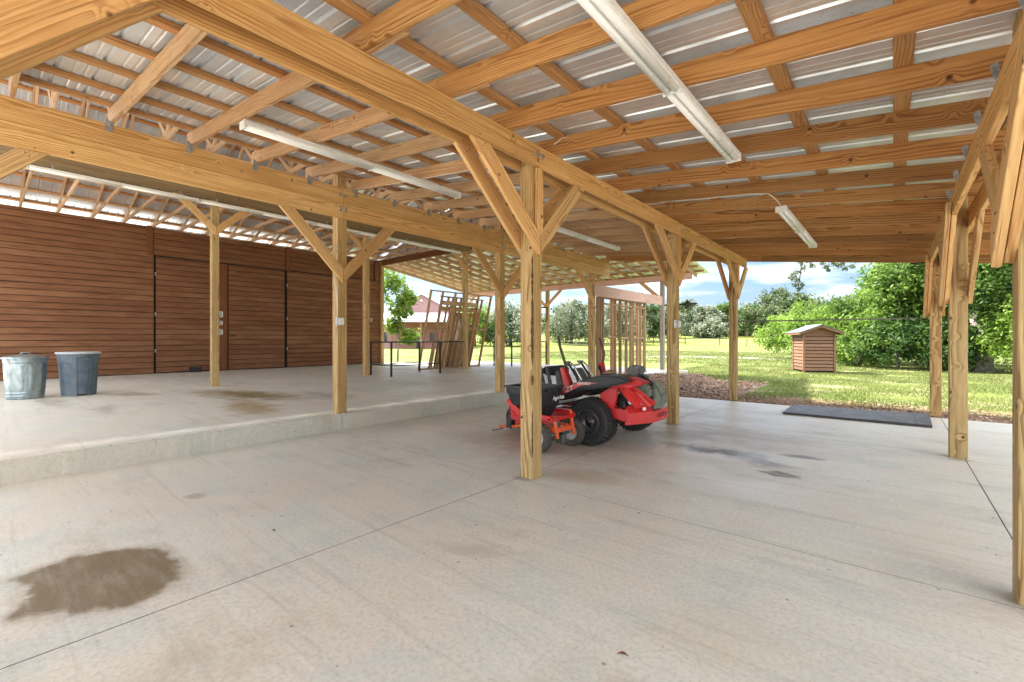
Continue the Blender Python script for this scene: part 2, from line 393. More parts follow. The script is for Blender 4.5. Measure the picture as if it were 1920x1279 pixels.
MT['upper'] = mat_concrete('upper_slab_concrete', [
    (-7.5, 2.72, 1.35, .46, -8, (.34, .24, .09), .9, .7, .8),
    (-9.3, 3.25, 2.1, .75, 12, (.25, .19, .085), 1.1, 1.3, .8),
    (-10.9, 1.9, .8, .35, 20, (.22, .19, .12), .55, .6, .8),
    (-8.0, 4.2, 1.3, .35, 0, (.30, .27, .20), .7, .8, .8),
    (-10.5, .8, 1.3, .25, 5, (.24, .22, .20), .5, .6, .8),
    (-8.8, 1.2, .8, .2, -5, (.28, .25, .22), .5, .7, .8)], pink=.15, bright=1.08)
MT['curb'] = mat_concrete('ledge_concrete', [], pink=.3, bright=.85)
def mat_ground():
    t = NT('lawn_ground'); v = t.coord('Object')
    n1 = t.noise(v, .06, 5, .6); n2 = t.noise(v, .9, 6, .65); n3 = t.noise(v, 9, 5, .7)
    c = t.mix(t.range(n1, .35, .65), (.11, .155, .030), (.175, .19, .052))
    c = t.mix(t.range(n3, .35, .7, 0, .5), c, (.065, .09, .022))
    c = t.mix(t.range(n2, .50, .64, 0, .85), c, (.33, .29, .16))
    sp = t.n('ShaderNodeSeparateXYZ'); t.l(v, sp.inputs[0])
    # litter and bare soil strip along the slab, sandy track further out, bright pasture behind the fence
    d = t.math('ADD', sp.outputs['Y'], t.math('MULTIPLY_ADD', t.noise(v, .8, 5, .7), 3.4, -1.7))
    litter = t.range(d, 12.2, 10.3)
    lc = t.mix(t.range(t.noise(v, 30, 4, .7), .35, .65), (.30, .19, .125), (.14, .080, .050))
    c = t.mix(litter, c, lc)
    q = t.n('ShaderNodeMapping', vector_type='TEXTURE'); t.l(t.vmath('ADD', v, t.vmath('MULTIPLY', t.noise(v, .9, 4, .6, out=1), (1.8, 1.8, 0))), q.inputs[0])
    q.inputs['Location'].default_value = (-6.0, 14.3, 0); q.inputs['Scale'].default_value = (3.2, 3.6, 1e3)
    c = t.mix(t.range(t.vmath('LENGTH', q.outputs[0]), 1.0, .75), c, lc)
    q = t.n('ShaderNodeMapping', vector_type='TEXTURE'); t.l(t.vmath('ADD', v, t.vmath('MULTIPLY', t.noise(v, .5, 4, .6, out=1), (2, 2, 0))), q.inputs[0])
    q.inputs['Location'].default_value = (-9.5, 34, 0); q.inputs['Rotation'].default_value = (0, 0, R(20)); q.inputs['Scale'].default_value = (7, 1.4, 1e3)
    c = t.mix(t.range(t.vmath('LENGTH', q.outputs[0]), 1.0, .6, 0, .8), c, (.50, .47, .42))
    far = t.range(t.math('ADD', t.math('MULTIPLY', sp.outputs['Y'], .83), t.math('MULTIPLY', sp.outputs['X'], -.55)), 60, 66)
    c = t.mix(t.math('MULTIPLY', far, .8), c, (.23, .27, .055))
    t.base(c); t.rough(.95); t.spec(.1); t.bump(t.math('ADD', n3, n2), .6, .05); return t.m
MT['ground'] = mat_ground()
def mat_leaf(name, a, b, trans=.45):
    t = NT(name); g = t.n('ShaderNodeNewGeometry'); r = g.outputs['Random Per Island']
    n = t.noise(t.coord('Object'), .55, 3, .6)
    c = t.mix(r, a, b); c = t.mix(t.range(n, .4, .65, 0, .45), c, tuple(q * .6 for q in a))
    t.base(c); t.rough(.55); t.spec(.3)
    tr = t.n('ShaderNodeBsdfTranslucent'); t.l(c, tr.inputs[0]); mx = t.n('ShaderNodeMixShader'); mx.inputs[0].default_value = trans
    t.l(t.b.outputs[0], mx.inputs[1]); t.l(tr.outputs[0], mx.inputs[2]); t.l(mx.outputs[0], t.out.inputs[0]); return t.m
MT['leaf1'] = mat_leaf('bright_green_leaves', (.17, .30, .035), (.30, .42, .075))
MT['leaf2'] = mat_leaf('mid_green_leaves', (.085, .165, .025), (.17, .27, .05))
MT['leaf3'] = mat_leaf('oak_leaves', (.085, .12, .050), (.19, .235, .10), .3)
MT['leaf4'] = mat_leaf('silvery_moss_leaves', (.22, .25, .16), (.40, .42, .31), .3)
MT['leafd'] = mat_leaf('dark_leaves', (.030, .075, .015), (.07, .14, .025), .3)
MT['grass'] = mat_leaf('grass_blades', (.12, .17, .032), (.26, .27, .09), .3)
MT['trunk'] = plain('tree_bark', (.15, .125, .10), .95, noise=.5, nscale=9, bump=.8)
MT['trunkl'] = plain('pale_tree_bark', (.33, .27, .235), .95, noise=.5, nscale=9, bump=.8)
MT['mulch'] = plain('bark_mulch', (.36, .25, .17), .95, c2=(.17, .11, .065), nscale=18)
MT['pinkmetal'] = plain('pinkish_red_metal_siding', (.31, .175, .165), .6, noise=.1, nscale=2)
MT['brickred'] = plain('red_brown_wall', (.36, .165, .125), .8, noise=.2, nscale=20)
MT['palepink'] = plain('faded_pink_wall', (.50, .30, .26), .8, noise=.1, nscale=4)
MT['whiteroof'] = plain('white_metal_roof', (.78, .79, .80), .4)
MT['greenroof'] = plain('grey_green_metal_roof', (.15, .20, .18), .45, .2, noise=.15, nscale=5)
MT['glass'] = plain('dark_window_glass', (.03, .04, .05), .1)
MT['mat'] = plain('black_rubber_mat', (.035, .034, .034), .55, c2=(.055, .053, .052), nscale=6)
MT['textwhite'] = plain('white_lettering', (.85, .85, .82), .5)
MT['textblack'] = plain('black_lettering', (.03, .02, .02), .5)

# ================================================================== SETTING
ZU = .215                      # upper slab level
XC, XB, X3, XR, XW = -2.45, -5.86, -11.36, .445, -16.9   # near faces of the post rows, siding face
def slab(name, xs, ys, z, th, mat, gap=.008, kind='structure'):
    bm = bmesh.new()
    for x0, x1 in zip(xs, xs[1:]):
        for y0, y1 in zip(ys, ys[1:]):
            add_box(bm, (x0 + gap / 2, y0 + gap / 2, z - th), (x1 - gap / 2, y1 - gap / 2, z))
    f = bmesh.new(); add_box(f, (xs[0] + .01, ys[0] + .01, z - th - .02), (xs[-1] - .01, ys[-1] - .01, z - .0012))
    tag(link('joint_filler', bm_to(f, 'joint_filler'), MT['joint']), kind='structure')
    return tag(link(name, bm_to(bm, name), mat), kind=kind)
slab('concrete_floor', [-5.83, -2.585, .565, 1.75], [-9, -3.4, 3.13, 6.55, 9.85], 0, .12, MT['slab'])
slab('bounce_slab', [1.757, 6.5, 12], [-9, -3.4, 3.13, 9.85], -.012, .12, MT['slab'])  # unseen concrete added right of view to bounce sunlight under the roof
slab('rear_bounce_slab', [-5.83, 0.5, 6.5, 12], [-24, -16, -9.007], -.008, .12, MT['slab'])  # unseen concrete added behind the camera, bouncing light up to the ceiling
slab('side_bounce_slab', [-25, -17.9], [-9, -2, 5, 10.9], -.01, .12, MT['curb'], kind='structure')  # unseen pale strip added outside the wall to light the eave from below
u_ = slab('upper_slab', [-16.95, -5.837], [-9, 3.24, 11.25], ZU, .34, MT['upper'])
# the slab of the rear lean-to falls away gently for drainage
bm = bmesh.new(); add_prism(bm, [(-17.2, 11.257, ZU - .002), (-17.2, 17.0, .10), (-17.2, 17.0, -.2), (-17.2, 11.257, -.2)], (11.363, 0, 0))
tag(link('rear_slab', bm_to(bm, 'rear_slab'), MT['upper']), kind='structure')
bm = bmesh.new(); add_box(bm, (-5.834, -9, -.1), (-5.80, 3.24, ZU - .004)); add_box(bm, (-5.834, 3.246, -.1), (-5.80, 11.25, ZU - .004)); add_box(bm, (-5.834, 11.256, -.1), (-5.80, 14.3, .135))
tag(link('slab_kerb', bm_to(bm, 'slab_kerb'), MT['curb']), kind='structure')

def hgt(x, y):
    d = .83 * y - .55 * x
    s = np.clip((d - 58) / 75, 0, 1); z = -.03 + 2.6 * s * s * (3 - 2 * s)
    far = np.clip((np.hypot(x, y) - 150) / 300, 0, 1); z = z + far * 4
    z = z + .04 * np.sin(x * .5 + 1) * np.cos(y * .37) * np.clip((y - 12) / 15, 0, 1)
    return z
def grid_axis(lo, hi, c0, c1, fine, coarse):
    a = np.arange(c0, c1, fine); l = c0 - np.cumsum(np.geomspace(fine, coarse, 34)); r = c1 + np.cumsum(np.geomspace(fine, coarse, 34))
    return np.concatenate([l[::-1], a, r])
gx = grid_axis(-600, 600, -25, 15, .8, 45); gy = grid_axis(-600, 600, -12, 60, .8, 45)
GX, GY = np.meshgrid(gx, gy, indexing='ij'); GZ = hgt(GX, GY)
inside = (GX > -17.5) & (GX < 13) & (GY > -25) & (GY < 9.9); GZ = np.where(inside, -.06, GZ)
V = np.stack([GX, GY, GZ], -1).reshape(-1, 3); ny = len(gy)
F = [(i * ny + j, (i + 1) * ny + j, (i + 1) * ny + j + 1, i * ny + j + 1) for i in range(len(gx) - 1) for j in range(ny - 1)]
me = mesh_from('lawn', V, F); [setattr(p, 'use_smooth', True) for p in me.polygons]
tag(link('lawn', me, MT['ground']), kind='structure')

# ================================================================== THE BARN
barn = empty('pole_barn', (-5.86, 3.2, 0), 'open pine pole barn with a lean-to roof, red-brown lap siding and grey metal roof sheets', 'barn')
PW = .14
def post(x, y, z0, z1, mat=None):          # x = +X face (or -X face for the right row handled by caller), y = -Y face
    return board('post', (x - PW / 2, y + PW / 2, z0), (x - PW / 2, y + PW / 2, z1), PW, PW, mat or MT['post'], barn, up=(1, 0, 0), bev=.005)
YR = [-.27, 3.18, 6.63, 9.95]
centre = [post(XC, y, 0, 2.95) for y in YR]
ledge = [post(XB - .02, y, ZU, 4.6) for y in (-.51, 3.22, 6.6, 10.15)]
mid = [post(X3, y, ZU, 4.62) for y in (-.46, 3.31, 7.05, 10.93)]
right = [post(XR + PW, y, 0, z) for y, z in zip((-.27, 3.16, 6.63, 10.0), (2.8, 2.8, 2.78, 2.6))]
# wane (bark) left on the near corner of the centre post
for (z0, z1, w) in ((1.02, 1.62, .012), (1.62, 2.0, .007), (.84, .93, .010), (.2, .62, .004)):
    bm = bmesh.new(); N = 14; prev = None
    for k in range(N + 1):
        z = z0 + (z1 - z0) * k / N; s = w * (.55 + .9 * random.random()) * (math.sin(math.pi * k / N) ** .4 + .05)
        a = bm.verts.new((XC - s * 1.6, 3.18 - .0025, z)); b = bm.verts.new((XC + .002, 3.18 - .002, z)); c = bm.verts.new((XC + .0025, 3.18 + s * 1.6, z))
        if prev: bm.faces.new((prev[0], a, b, prev[1])); bm.faces.new((prev[1], b, c, prev[2]))
        prev = (a, b, c)
    link('bark_edge', bm_to(bm, 'bark_edge'), MT['bark'], centre[1])
# ---- centre beam: two plies, one each side of the posts
T = .038
def ply(name, x, y0, y1, z0, z1, mat, t=T):
    return board(name, (x + t / 2, y0, (z0 + z1) / 2), (x + t / 2, y1, (z0 + z1) / 2), t, z1 - z0, mat, barn)
cb = []
for y0, y1, z0, z1 in ((-1.2, -.21, 2.782, 2.97), (-.206, 3.245, 2.782, 2.97), (3.249, 6.70, 2.779, 2.966), (6.704, 10.65, 2.775, 2.962)):
    cb.append(ply('beam', XC, y0, y1, z0, z1, MT['beam'])); ply('beam', XC - PW - T, y0, y1, z0, z1, MT['beam'])
# ---- ledge beam: two courses of two plies
lb = []
for y0, y1 in ((-1.2, -.14), (-.136, 3.285), (3.289, 6.66), (6.664, 10.98)):
    lb.append(ply('beam', XB - .02, y0, y1, 2.925, 3.132, MT['beam'])); lb.append(ply('beam', XB - .022, y0, y1, 3.135, 3.345, MT['beam']))
ply('beam', XB - .02 - PW, -1.2, 11.2, 4.38, 4.61, MT['truss'])
ply('beam', XB - .02, -1.2, 11.2, 4.38, 4.61, MT['truss'])
# ---- middle beam carrying the trusses
for y0, y1 in ((-1.2, 3.37), (3.374, 7.11), (7.114, 11.15)):
    ply('beam', X3, y0, y1, 4.28, 4.61, MT['oldbeam']); ply('beam', X3 - PW - T, y0, y1, 4.28, 4.61, MT['oldbeam'])
# ---- right beam
for y0, y1 in ((-1.2, 3.22), (3.224, 6.69), (6.694, 10.6)):
    ply('beam', XR - T, y0, y1, 2.405, 2.60, MT['beam']); ply('beam', XR + PW, y0, y1, 2.405, 2.60, MT['beam'])
# steel washers and plates at the beam joints
def plate(parent, x, y, z, s=.022, round_=True):
    bm = bmesh.new()
    add_tube(bm, [(x, y, z), (x + .004, y, z)], s, 12); add_tube(bm, [(x + .004, y, z), (x + .012, y, z)], s * .45, 6)
    link('bolt', bm_to(bm, 'bolt'), MT['steel'], parent)
def joint_plate(parent, x, y, z0, z1, w=.035):
    bm = bmesh.new(); add_box(bm, (x, y - w, z0), (x + .003, y + w, z1)); link('joint_plate', bm_to(bm, 'joint_plate'), MT['steel'], parent)
for b, y in ((cb[1], 3.21), (cb[2], 3.285)): joint_plate(b, XC + T, y, 2.865, 2.915, .022); plate(b, XC + T + .003, y, 2.89, .014)
for b0, b1, y in ((lb[2], lb[3], 3.287), (lb[4], lb[5], 6.662)):
    for q in (-.04, .04):
        for b, z in ((b0, 3.03), (b0, 3.075), (b1, 3.25)): plate(b, XB - .022 + T, y + q, z, .022)
for y in (6.52, 6.80): plate(cb[2], XC + T, y, 2.87, .012)
# ---- knee braces: mitred, meeting on the centre line of the post
def brace(x, yc, s, ztip, zbeam, run, mat, t=T, h=.14, zcut=None):
    rise = zbeam - ztip; L = math.hypot(run, rise); vh = h * L / run; hh = h * L / rise
    zt = zcut or zbeam
    poly = [(x, yc + s * .003, ztip), (x, yc + s * run, zbeam), (x, yc + s * (run - hh), zbeam), (x, yc + s * .003, ztip + vh)]
    o = plank('brace', poly, (t, 0, 0), mat, barn, d=(0, s * run, rise))
    if yc < 7.2 and x > -7 and t == T:
        bm = bmesh.new(); xf = x + t if x < 0 else x
        for (f, g) in ((.10, .35), (.13, .65), (.17, .45), (.86, .35), (.90, .6), (.83, .62)):
            y_ = yc + s * (run * f + .0); z_ = ztip + rise * f + vh * g
            add_tube(bm, [(xf - .002, y_ - s * 0, z_), (xf + .002, y_, z_)], .0055, 6)
        link('nail_heads', bm_to(bm, 'nail_heads'), MT['darkgap'], o)
    return o
for i, y in enumerate(YR):
    yc = y + PW / 2
    for x in (XC, XC - PW - T):
        for s in (-1, 1):
            if i == 0 and s == -1: continue
            brace(x, yc, s, 1.97 + .03 * i, 2.78, .86 if s < 0 else .76, MT['brace'])
for i, y in enumerate((-.51, 3.22, 6.6, 10.15)):
    for s in (-1, 1):
        if (i == 3 and s == 1): continue
        brace(XB - .02, y + .07, s, 2.03, 2.922, .86, MT['brace'])
for i, y in enumerate((-.46, 3.31, 7.05, 10.93)):
    for s in (-1, 1):
        if i == 3 and s == 1: continue
        brace(X3, y + .07, s, 3.52, 4.277, .80, MT['brace'])
for i, y in enumerate((-.27, 3.16, 6.63, 10.0)):
    for s in (-1, 1):
        if (i == 0) or (i == 3 and s == 1): continue
        brace(XR - T, y + .07, s, 1.62, 2.402, .86, MT['brace']); (brace(XR - 2 * T - .006, y + .07, s, 1.60, 2.50, .98, MT['brace']) if s < 0 else None)
        brace(XR + PW, y + .07, s, 1.62, 2.402, .86, MT['brace'])
# vertical filler blocks on the centre posts between the braces
for y in YR[1:]:
    board('filler_block', (XC + .019, y + .07, 2.185), (XC + .019, y + .07, 2.775), .036, .085, MT['brace'], barn, up=(0, 1, 0))
# ---- lean-to rafters
SL = .117
def zr(x): return 2.972 - SL * (x + 2.45)      # underside of the rafters
RH = .14
ys = [.82 + .66 * k for k in range(-3, 15)]
ang = Vector((1, 0, -SL)).normalized(); L1 = 3.95 / ang.x; L2 = 4.5 / ang.x
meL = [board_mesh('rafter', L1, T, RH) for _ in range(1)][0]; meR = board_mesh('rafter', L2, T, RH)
ends = []
def rafter(x0, x1, y, me, mat):
    p0 = Vector((x0, y, zr(x0) + RH / 2)); p1 = Vector((x1, y, zr(x1) + RH / 2)); return board('rafter', p0, p1, T, RH, mat, barn, me=me)
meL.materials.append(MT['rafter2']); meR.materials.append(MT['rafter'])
rl = []
for y in ys:
    if y > 10.7: break
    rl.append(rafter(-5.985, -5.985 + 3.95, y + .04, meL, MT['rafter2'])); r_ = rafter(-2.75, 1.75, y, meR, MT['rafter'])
    # hurricane tie where the rafter crosses the right beam and the ledge beam
    if 1 < y < 6.3:
        zb = zr(XR)
        prism('hurricane_tie', [(XR - .062, y - .0225, zb + .055), (XR - .03, y - .0225, zb + .07), (XR - .022, y - .0225, zb + .0), (XR - .040, y - .0225, zb - .03), (XR - .052, y - .0225, zb + .0)], (0, .003, 0), MT['steel'], r_)
    if y > .5:
        prism('hurricane_tie', [(XB + .02, y - .012, 3.40), (XB + .022, y + .05, 3.36), (XB + .022, y + .03, 3.27), (XB + .022, y - .02, 3.27)], (.003, 0, 0), MT['steel'], rl[-1])
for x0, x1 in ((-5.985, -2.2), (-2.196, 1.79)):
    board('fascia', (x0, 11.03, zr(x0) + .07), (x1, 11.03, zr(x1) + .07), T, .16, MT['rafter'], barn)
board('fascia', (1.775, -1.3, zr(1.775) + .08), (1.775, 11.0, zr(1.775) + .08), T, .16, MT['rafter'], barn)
# ---- lean-to purlins, laid flat
for i, x in enumerate((1.24, .64, .04, -.55, -1.15, -1.75, -2.35, -2.95, -3.56, -4.16, -4.74, -5.30, -5.80)):
    for y0, y1 in ((-1.3, 3.4 + .66 * (i % 3)), (3.404 + .66 * (i % 3), 11.05)):
        board('purlin', (x, y0, zr(x) + RH + .0185), (x, y1, zr(x) + RH + .0185), .088, .036, MT['purlin'], barn, up=(SL, 0, 1))
# ---- ribbed roof sheets
def ribbed(name, u0, u1, v0, v1, P, pitch=.229, hh=.019, parent=barn, mat=None):
    """ribs run along v; u crosses them. P(u,v,h)->point"""
    prof = []; u = u0
    while u < u1 + 1e-6:
        for du, z in ((0, 0), (.070, 0), (.076, .003), (.086, .003), (.092, 0), (.137, 0), (.143, .003), (.153, .003), (.159, 0), (.194, 0), (.204, hh), (.219, hh)):
            if u + du <= u1: prof.append((u + du, z))
        u += pitch
    prof.append((u1, 0)); vs = [v0, v1]; V = []; F = []; n = len(prof)
    for dz in (0, .004):
        for v in vs:
            for (u, z) in prof: V.append(P(u, v, z + dz))
    for k in range(n - 1):
        F.append((k, k + 1, n + k + 1, n + k)); F.append((2 * n + k, 3 * n + k, 3 * n + k + 1, 2 * n + k + 1))
        F.append((k, 2 * n + k, 2 * n + k + 1, k + 1)); F.append((n + k, n + k + 1, 3 * n + k + 1, 3 * n + k))
    F.append((0, n, 3 * n, 2 * n)); F.append((n - 1, 3 * n - 1, 4 * n - 1, 2 * n - 1))
    return link(name, mesh_from(name, V, F), mat or MT['roof'], parent)
zs = RH + .039
ribbed('roof_sheet', -1.4, 11.12, -6.0, 1.86, lambda u, v, h: (v, u, zr(v) + zs + h))
# ---- main roof: 21 fink trusses, purlins, sheets
RX, RZ, HE = -11.38, 6.42, 4.63
def truss(y):
    t_ = bpy.data.objects.new('truss', None); col.objects.link(t_); t_.parent = barn
    M = Matrix.Translation(Vector((RX, y, HE))); t_.matrix_local = WM[barn.name].inverted() @ M; WM[t_.name] = M
    return t_
m1 = {}
def tb(key, p0, p1, h, y, par):
    p0 = (p0[0], y, p0[1]); p1 = (p1[0], y, p1[1])
    o = board(key, p0, p1, T, h, MT['truss'], par, me=m1.get((key, tuple(p0[::2]), tuple(p1[::2])))); m1[(key, tuple(p0[::2]), tuple(p1[::2]))] = o.data
for k in range(19):
    y = -1.332 + .684 * k; t_ = truss(y)
    tb('bottom_chord', (-17.1, HE + .045), (-5.75, HE + .045), .09, y, t_)
    tb('top_chord', (-18.05, HE + .065 - .32 * .9), (RX - .002, RZ), .09, y, t_); tb('top_chord', (-5.3, HE + .065 - .32 * .5), (RX + .002, RZ), .09, y, t_)
    for s in (-1, 1):
        tb('web', (RX + s * 1.9, HE + .09), (RX + s * 2.85, 5.48), .09, y, t_); tb('web', (RX + s * 1.9, HE + .09), (RX + s * .05, 6.36), .09, y, t_)
def zt(x): return RZ + .052 - (RZ - HE - .065) / 5.72 * abs(x - RX)
for s in (-1, 1):
    for k in range(11):
        x = RX + s * (.15 + .61 * k)
        if s == 1 and k > 9: continue
        board('purlin', (x, -1.4, zt(x) + .018), (x, 11.35, zt(x) + .018), .088, .036, MT['purlin'], barn, up=(s * .31, 0, 1))
ribbed('roof_sheet', -1.5, 11.5, -18.25, RX - .01, lambda u, v, h: (v, u, zt(v) + .04 + h))
ribbed('roof_sheet', -1.5, 11.5, RX + .01, -5.15, lambda u, v, h: (v, u, zt(v) + .04 + h))
for x in (-13.1, -15.0, -9.5): board('truss_tie', (x, -1.4, HE - .0), (x, 11.1, HE - .0), .088, .036, MT['truss'], barn, up=(0, 0, 1))
# gable end above the rear opening
bg = board('gable_beam', (-17.0, 11.24, 4.52), (-5.8, 11.24, 4.52), .06, .24, MT['stained'], barn)
bm = bmesh.new(); add_prism(bm, [(-17.3, 11.30, 4.64), (-5.5, 11.30, 4.64), (RX, 11.30, 6.42)], (0, .03, 0)); link('gable_sheet', bm_to(bm, 'gable_sheet'), MT['roof'], barn)
for k in range(17):
    x = -16.3 + .61 * k; zt_ = zt(x) - .1
    if zt_ > 4.7: board('gable_stud', (x, 11.27, 4.64), (x, 11.27, zt_), .038, .05, MT['truss'], barn, up=(0, 1, 0))
# ---- rear lean-to
def zf(y): return 4.45 - .15 * (y - 11.25)
mef = board_mesh('rafter', 6.0 * math.hypot(1, .15), T, RH); mef.materials.append(MT['truss'])
for k in range(20):
    x = -17.2 + .61 * k
    board('rafter', (x, 11.28, zf(11.28) + .07), (x, 17.28, zf(17.28) + .07), T, RH, MT['truss'], barn, me=mef)
for k in range(10):
    y = 11.4 + .63 * k
    board('purlin', (-17.4, y, zf(y) + RH + .0185), (-5.3, y, zf(y) + RH + .0185), .088, .036, MT['purlin'], barn, up=(0, .15, 1))
ribbed('roof_sheet', -17.5, -5.2, 11.2, 17.5, lambda u, v, h: (u, v, zf(v) + zs + h))
for x in (-17.3, -11.95, -6.64):
    post(x + .04, 16.6, .1, 3.64, MT['grey'] if x > -7 else None)
for y in (16.56, 16.74): board('beam', (-17.4, y, 3.53), (-5.6, y, 3.53), T, .20, MT['header'] if y < 16.6 else MT['beam'], barn)
for x, s in ((-11.95, 1), (-11.95, -1), (-6.64, -1), (-17.3, 1)):
    plank('brace', [(x, 16.54, 2.62), (x + s * .92, 16.54, 3.43), (x + s * .72, 16.54, 3.43), (x, 16.54, 2.80)], (0, -T, 0), MT['brace'], barn, d=(s, 0, .88))
# ---- siding
bld = []
def siding(y0, y1, z0, z1, name='siding', x=XW, parent=None, mat=None, dz=.165, phase=0):
    """lap boards, each a little proud at its lower edge; bowed and tilted slightly"""
    bm = bmesh.new(); z = z0 - phase
    while z < z1 - .01:
        a, b = max(z, z0), min(z + dz, z1)
        if b - a > .012:
            j = random.uniform(-.004, .004); q = random.uniform(-.003, .003)
            N = max(2, int((y1 - y0) / .9)); prev = None
            for k in range(N + 1):
                y = y0 + (y1 - y0) * k / N; w = random.uniform(-.0035, .0035) * (0 < k < N)
                xs_ = (x - .022 + q, x + .004 + j, x - .012 + j)
                v = [bm.verts.new((x - .035, y, a + w)), bm.verts.new((x + .008 + j, y, a + w)), bm.verts.new((x + .008 + j, y, a + .02 + w)), bm.verts.new((x - .018 + q, y, b - .014)), bm.verts.new((x - .035, y, b - .014))]
                if prev:
                    for i in range(5): bm.faces.new((prev[i], v[i], v[(i + 1) % 5], prev[(i + 1) % 5]))
                else: bm.faces.new(v[::-1])
                prev = v
            bm.faces.new(prev)
        z += dz
    bmesh.ops.recalc_face_normals(bm, faces=bm.faces)
    me = bpy.data.meshes.new(name); bm.to_mesh(me); bm.free()
    c = Vector((x, (y0 + y1) / 2, (z0 + z1) / 2))
    # grain runs along local X = world Y
    Rm = Matrix(((0, -1, 0), (1, 0, 0), (0, 0, 1))); M = Matrix.Translation(c) @ Rm.to_4x4()
    me.transform(M.inverted()); return link(name, me, mat or MT['siding'], parent or barn, M)
def mat_siding():
    t = NT('red_brown_lap_siding'); P = t.coord(); oi = t.n('ShaderNodeObjectInfo').outputs['Random']
    g = t.n('ShaderNodeNewGeometry').outputs['Random Per Island']
    off = t.n('ShaderNodeCombineXYZ'); t.l(t.math('MULTIPLY', g, 53.0), off.inputs[0]); t.l(t.math('MULTIPLY', g, 17.0), off.inputs[2])
    Q = t.vmath('ADD', P, off.outputs[0])
    gr = t.noise(t.map(Q, (1.2, 1, 26)), 1.5, 5, .65, .6); bl = t.noise(t.map(Q, (.45, 1, 1.6)), 1.2, 4, .6); fi = t.noise(t.map(Q, (9, 1, 150)), 1, 3, .6)
    c = t.mix(t.range(gr, .35, .68), (.265, .122, .056), (.14, .057, .025))
    c = t.mix(t.range(bl, .42, .66, 0, .6), c, (.33, .165, .082))
    c = t.mix(t.range(fi, .5, .8, 0, .4), c, (.10, .035, .016))
    c = t.mix(t.range(g, 0, 1, .0, .32), c, (.17, .055, .025))
    t.base(c); t.rough(.62); t.spec(.3); t.bump(t.math('ADD', gr, fi), .3, .004); return t.m
MT['siding'] = mat_siding()
siding(-1.3, 3.41, ZU + .02, 4.62, 'wall_siding')
for y0, y1 in ((3.47, 5.03), (5.40, 7.21), (7.31, 11.18)):
    d_ = siding(y0, y1, ZU + .03, 3.73, 'door')
    if y0 == 3.47: board('stile', (XW + .012, 5.20, ZU + .03), (XW + .012, 5.20, 3.73), .02, .32, MT['stained'], d_, up=(0, 1, 0))
    for z in (.9, 2.0, 3.2):
        if y0 != 5.40: link('hinge', board_mesh('hinge', .10, .03, .02, 0), MT['steel'], d_, Matrix.Translation((XW + .02, y0 - .02, z)) @ Matrix.Rotation(R(90), 4, 'Y'))
siding(3.42, 7.24, 3.775, 4.62, 'wall_siding'); siding(7.42, 10.9, 3.775, 4.62, 'wall_siding')
for y, w in ((3.31, .13), (7.33, .15), (11.05, .22)): board('trim_and_gap_shade', (XW + .018, y, 3.74), (XW + .018, y, 4.62), .022, w, MT['stained'], barn, up=(0, 1, 0))
board('trim_and_gap_shade', (XW + .012, 3.42, 3.75), (XW + .012, 11.18, 3.75), .03, .03, MT['darkgap'], barn, up=(0, 0, 1))  # near-black strip paints the shade of the gap over the doors
box('gap_shade_backing', (XW - .12, -1.3, ZU - .2), (XW - .05, 11.2, 4.60), MT['darkgap'], barn)  # black backing paints the shadow lines between siding boards and doors
post(XW + .09, 11.2, ZU - .3, 4.62)
link('door_handle', board_mesh('door_handle', .16, .03, .03, .006), MT['blackm'], d_.parent and [o for o in col.objects if o.name.startswith('door') and o.data and o.data.name.startswith('door')][1], Matrix.Translation((XW + .04, 5.52, 1.36)) @ Matrix.Rotation(R(90), 4, 'Z'))

# ================================================================== STUD WALL between the ledge posts
sw = empty('stud_partition', (XB, 10.4, ZU), 'open framed stud partition with a wide pinkish header board beyond the mower', 'stud wall')
xs0 = XB - .07
board('header', (XB + .02, 10.16, 2.497), (XB + .02, 14.56, 2.515), .038, .285, MT['header'], sw)
board('top_plate', (xs0 - .02, 10.5, 2.352), (xs0 - .02, 13.5, 2.352), .09, .038, MT['stud'], sw); board('bottom_plate', (xs0 - .02, 10.5, ZU + .02), (xs0 - .02, 13.5, ZU + .02), .09, .038, MT['stud'], sw)
for y in (10.52, 10.64, 10.78, 11.30, 11.48, 11.80, 12.18, 12.48, 12.60, 12.92, 13.12, 13.44):
    board('stud', (xs0 - .02, y, ZU + .04), (xs0 - .02, y, 2.332), .088, .038, MT['stud'], sw, up=(0, 1, 0))
for y0, y1, z in ((10.85, 11.5, 1.30), (11.75, 12.25, 1.28), (12.6, 13.3, 1.28), (10.85, 11.5, 2.2), (11.7, 12.5, 2.2), (12.6, 13.4, 2.2)):
    board('blocking', (xs0 - .02, y0, z), (xs0 - .02, y1, z), .088, .038, MT['stud'], sw)

# ================================================================== LEANING FRAMES
def leaning(name, label, y0, y1, x0, x1, z1, studs, mids, mat, group='stud frames leaning on a barn post'):
    o = empty(name, (x0, y0, ZU), label, 'frame', group)
    a = Vector((x0, 0, ZU + .02)); b = Vector((x1, 0, z1)); up = (b - a).normalized()
    P = lambda y, k: tuple(a + (b - a) * k + Vector((0, y, 0)))
    board('bottom_plate', P(y0, 0), P(y1, 0), .088, .038, mat, o, up=up); board('top_plate', P(y0, 1), P(y1, 1), .088, .038, mat, o, up=up)
    for s in studs: board('stud', P(s, .008), P(s, .992), .038, .088, mat, o, up=(1, 0, 0))
    for m0, m1_, k in mids: board('blocking', P(m0, k), P(m1_, k), .088, .038 if k < .7 else .14, mat, o, up=up)
    return o
leaning('leaning_frame', 'tall weathered stud frame leaning against the post, nearest and leftmost of the stack', 9.52, 12.45, -12.15, -11.50, 2.84,
        (9.54, 10.05, 10.62, 11.75, 12.4), ((9.55, 12.4, .52), (10.1, 11.7, .86)), MT['stud'])
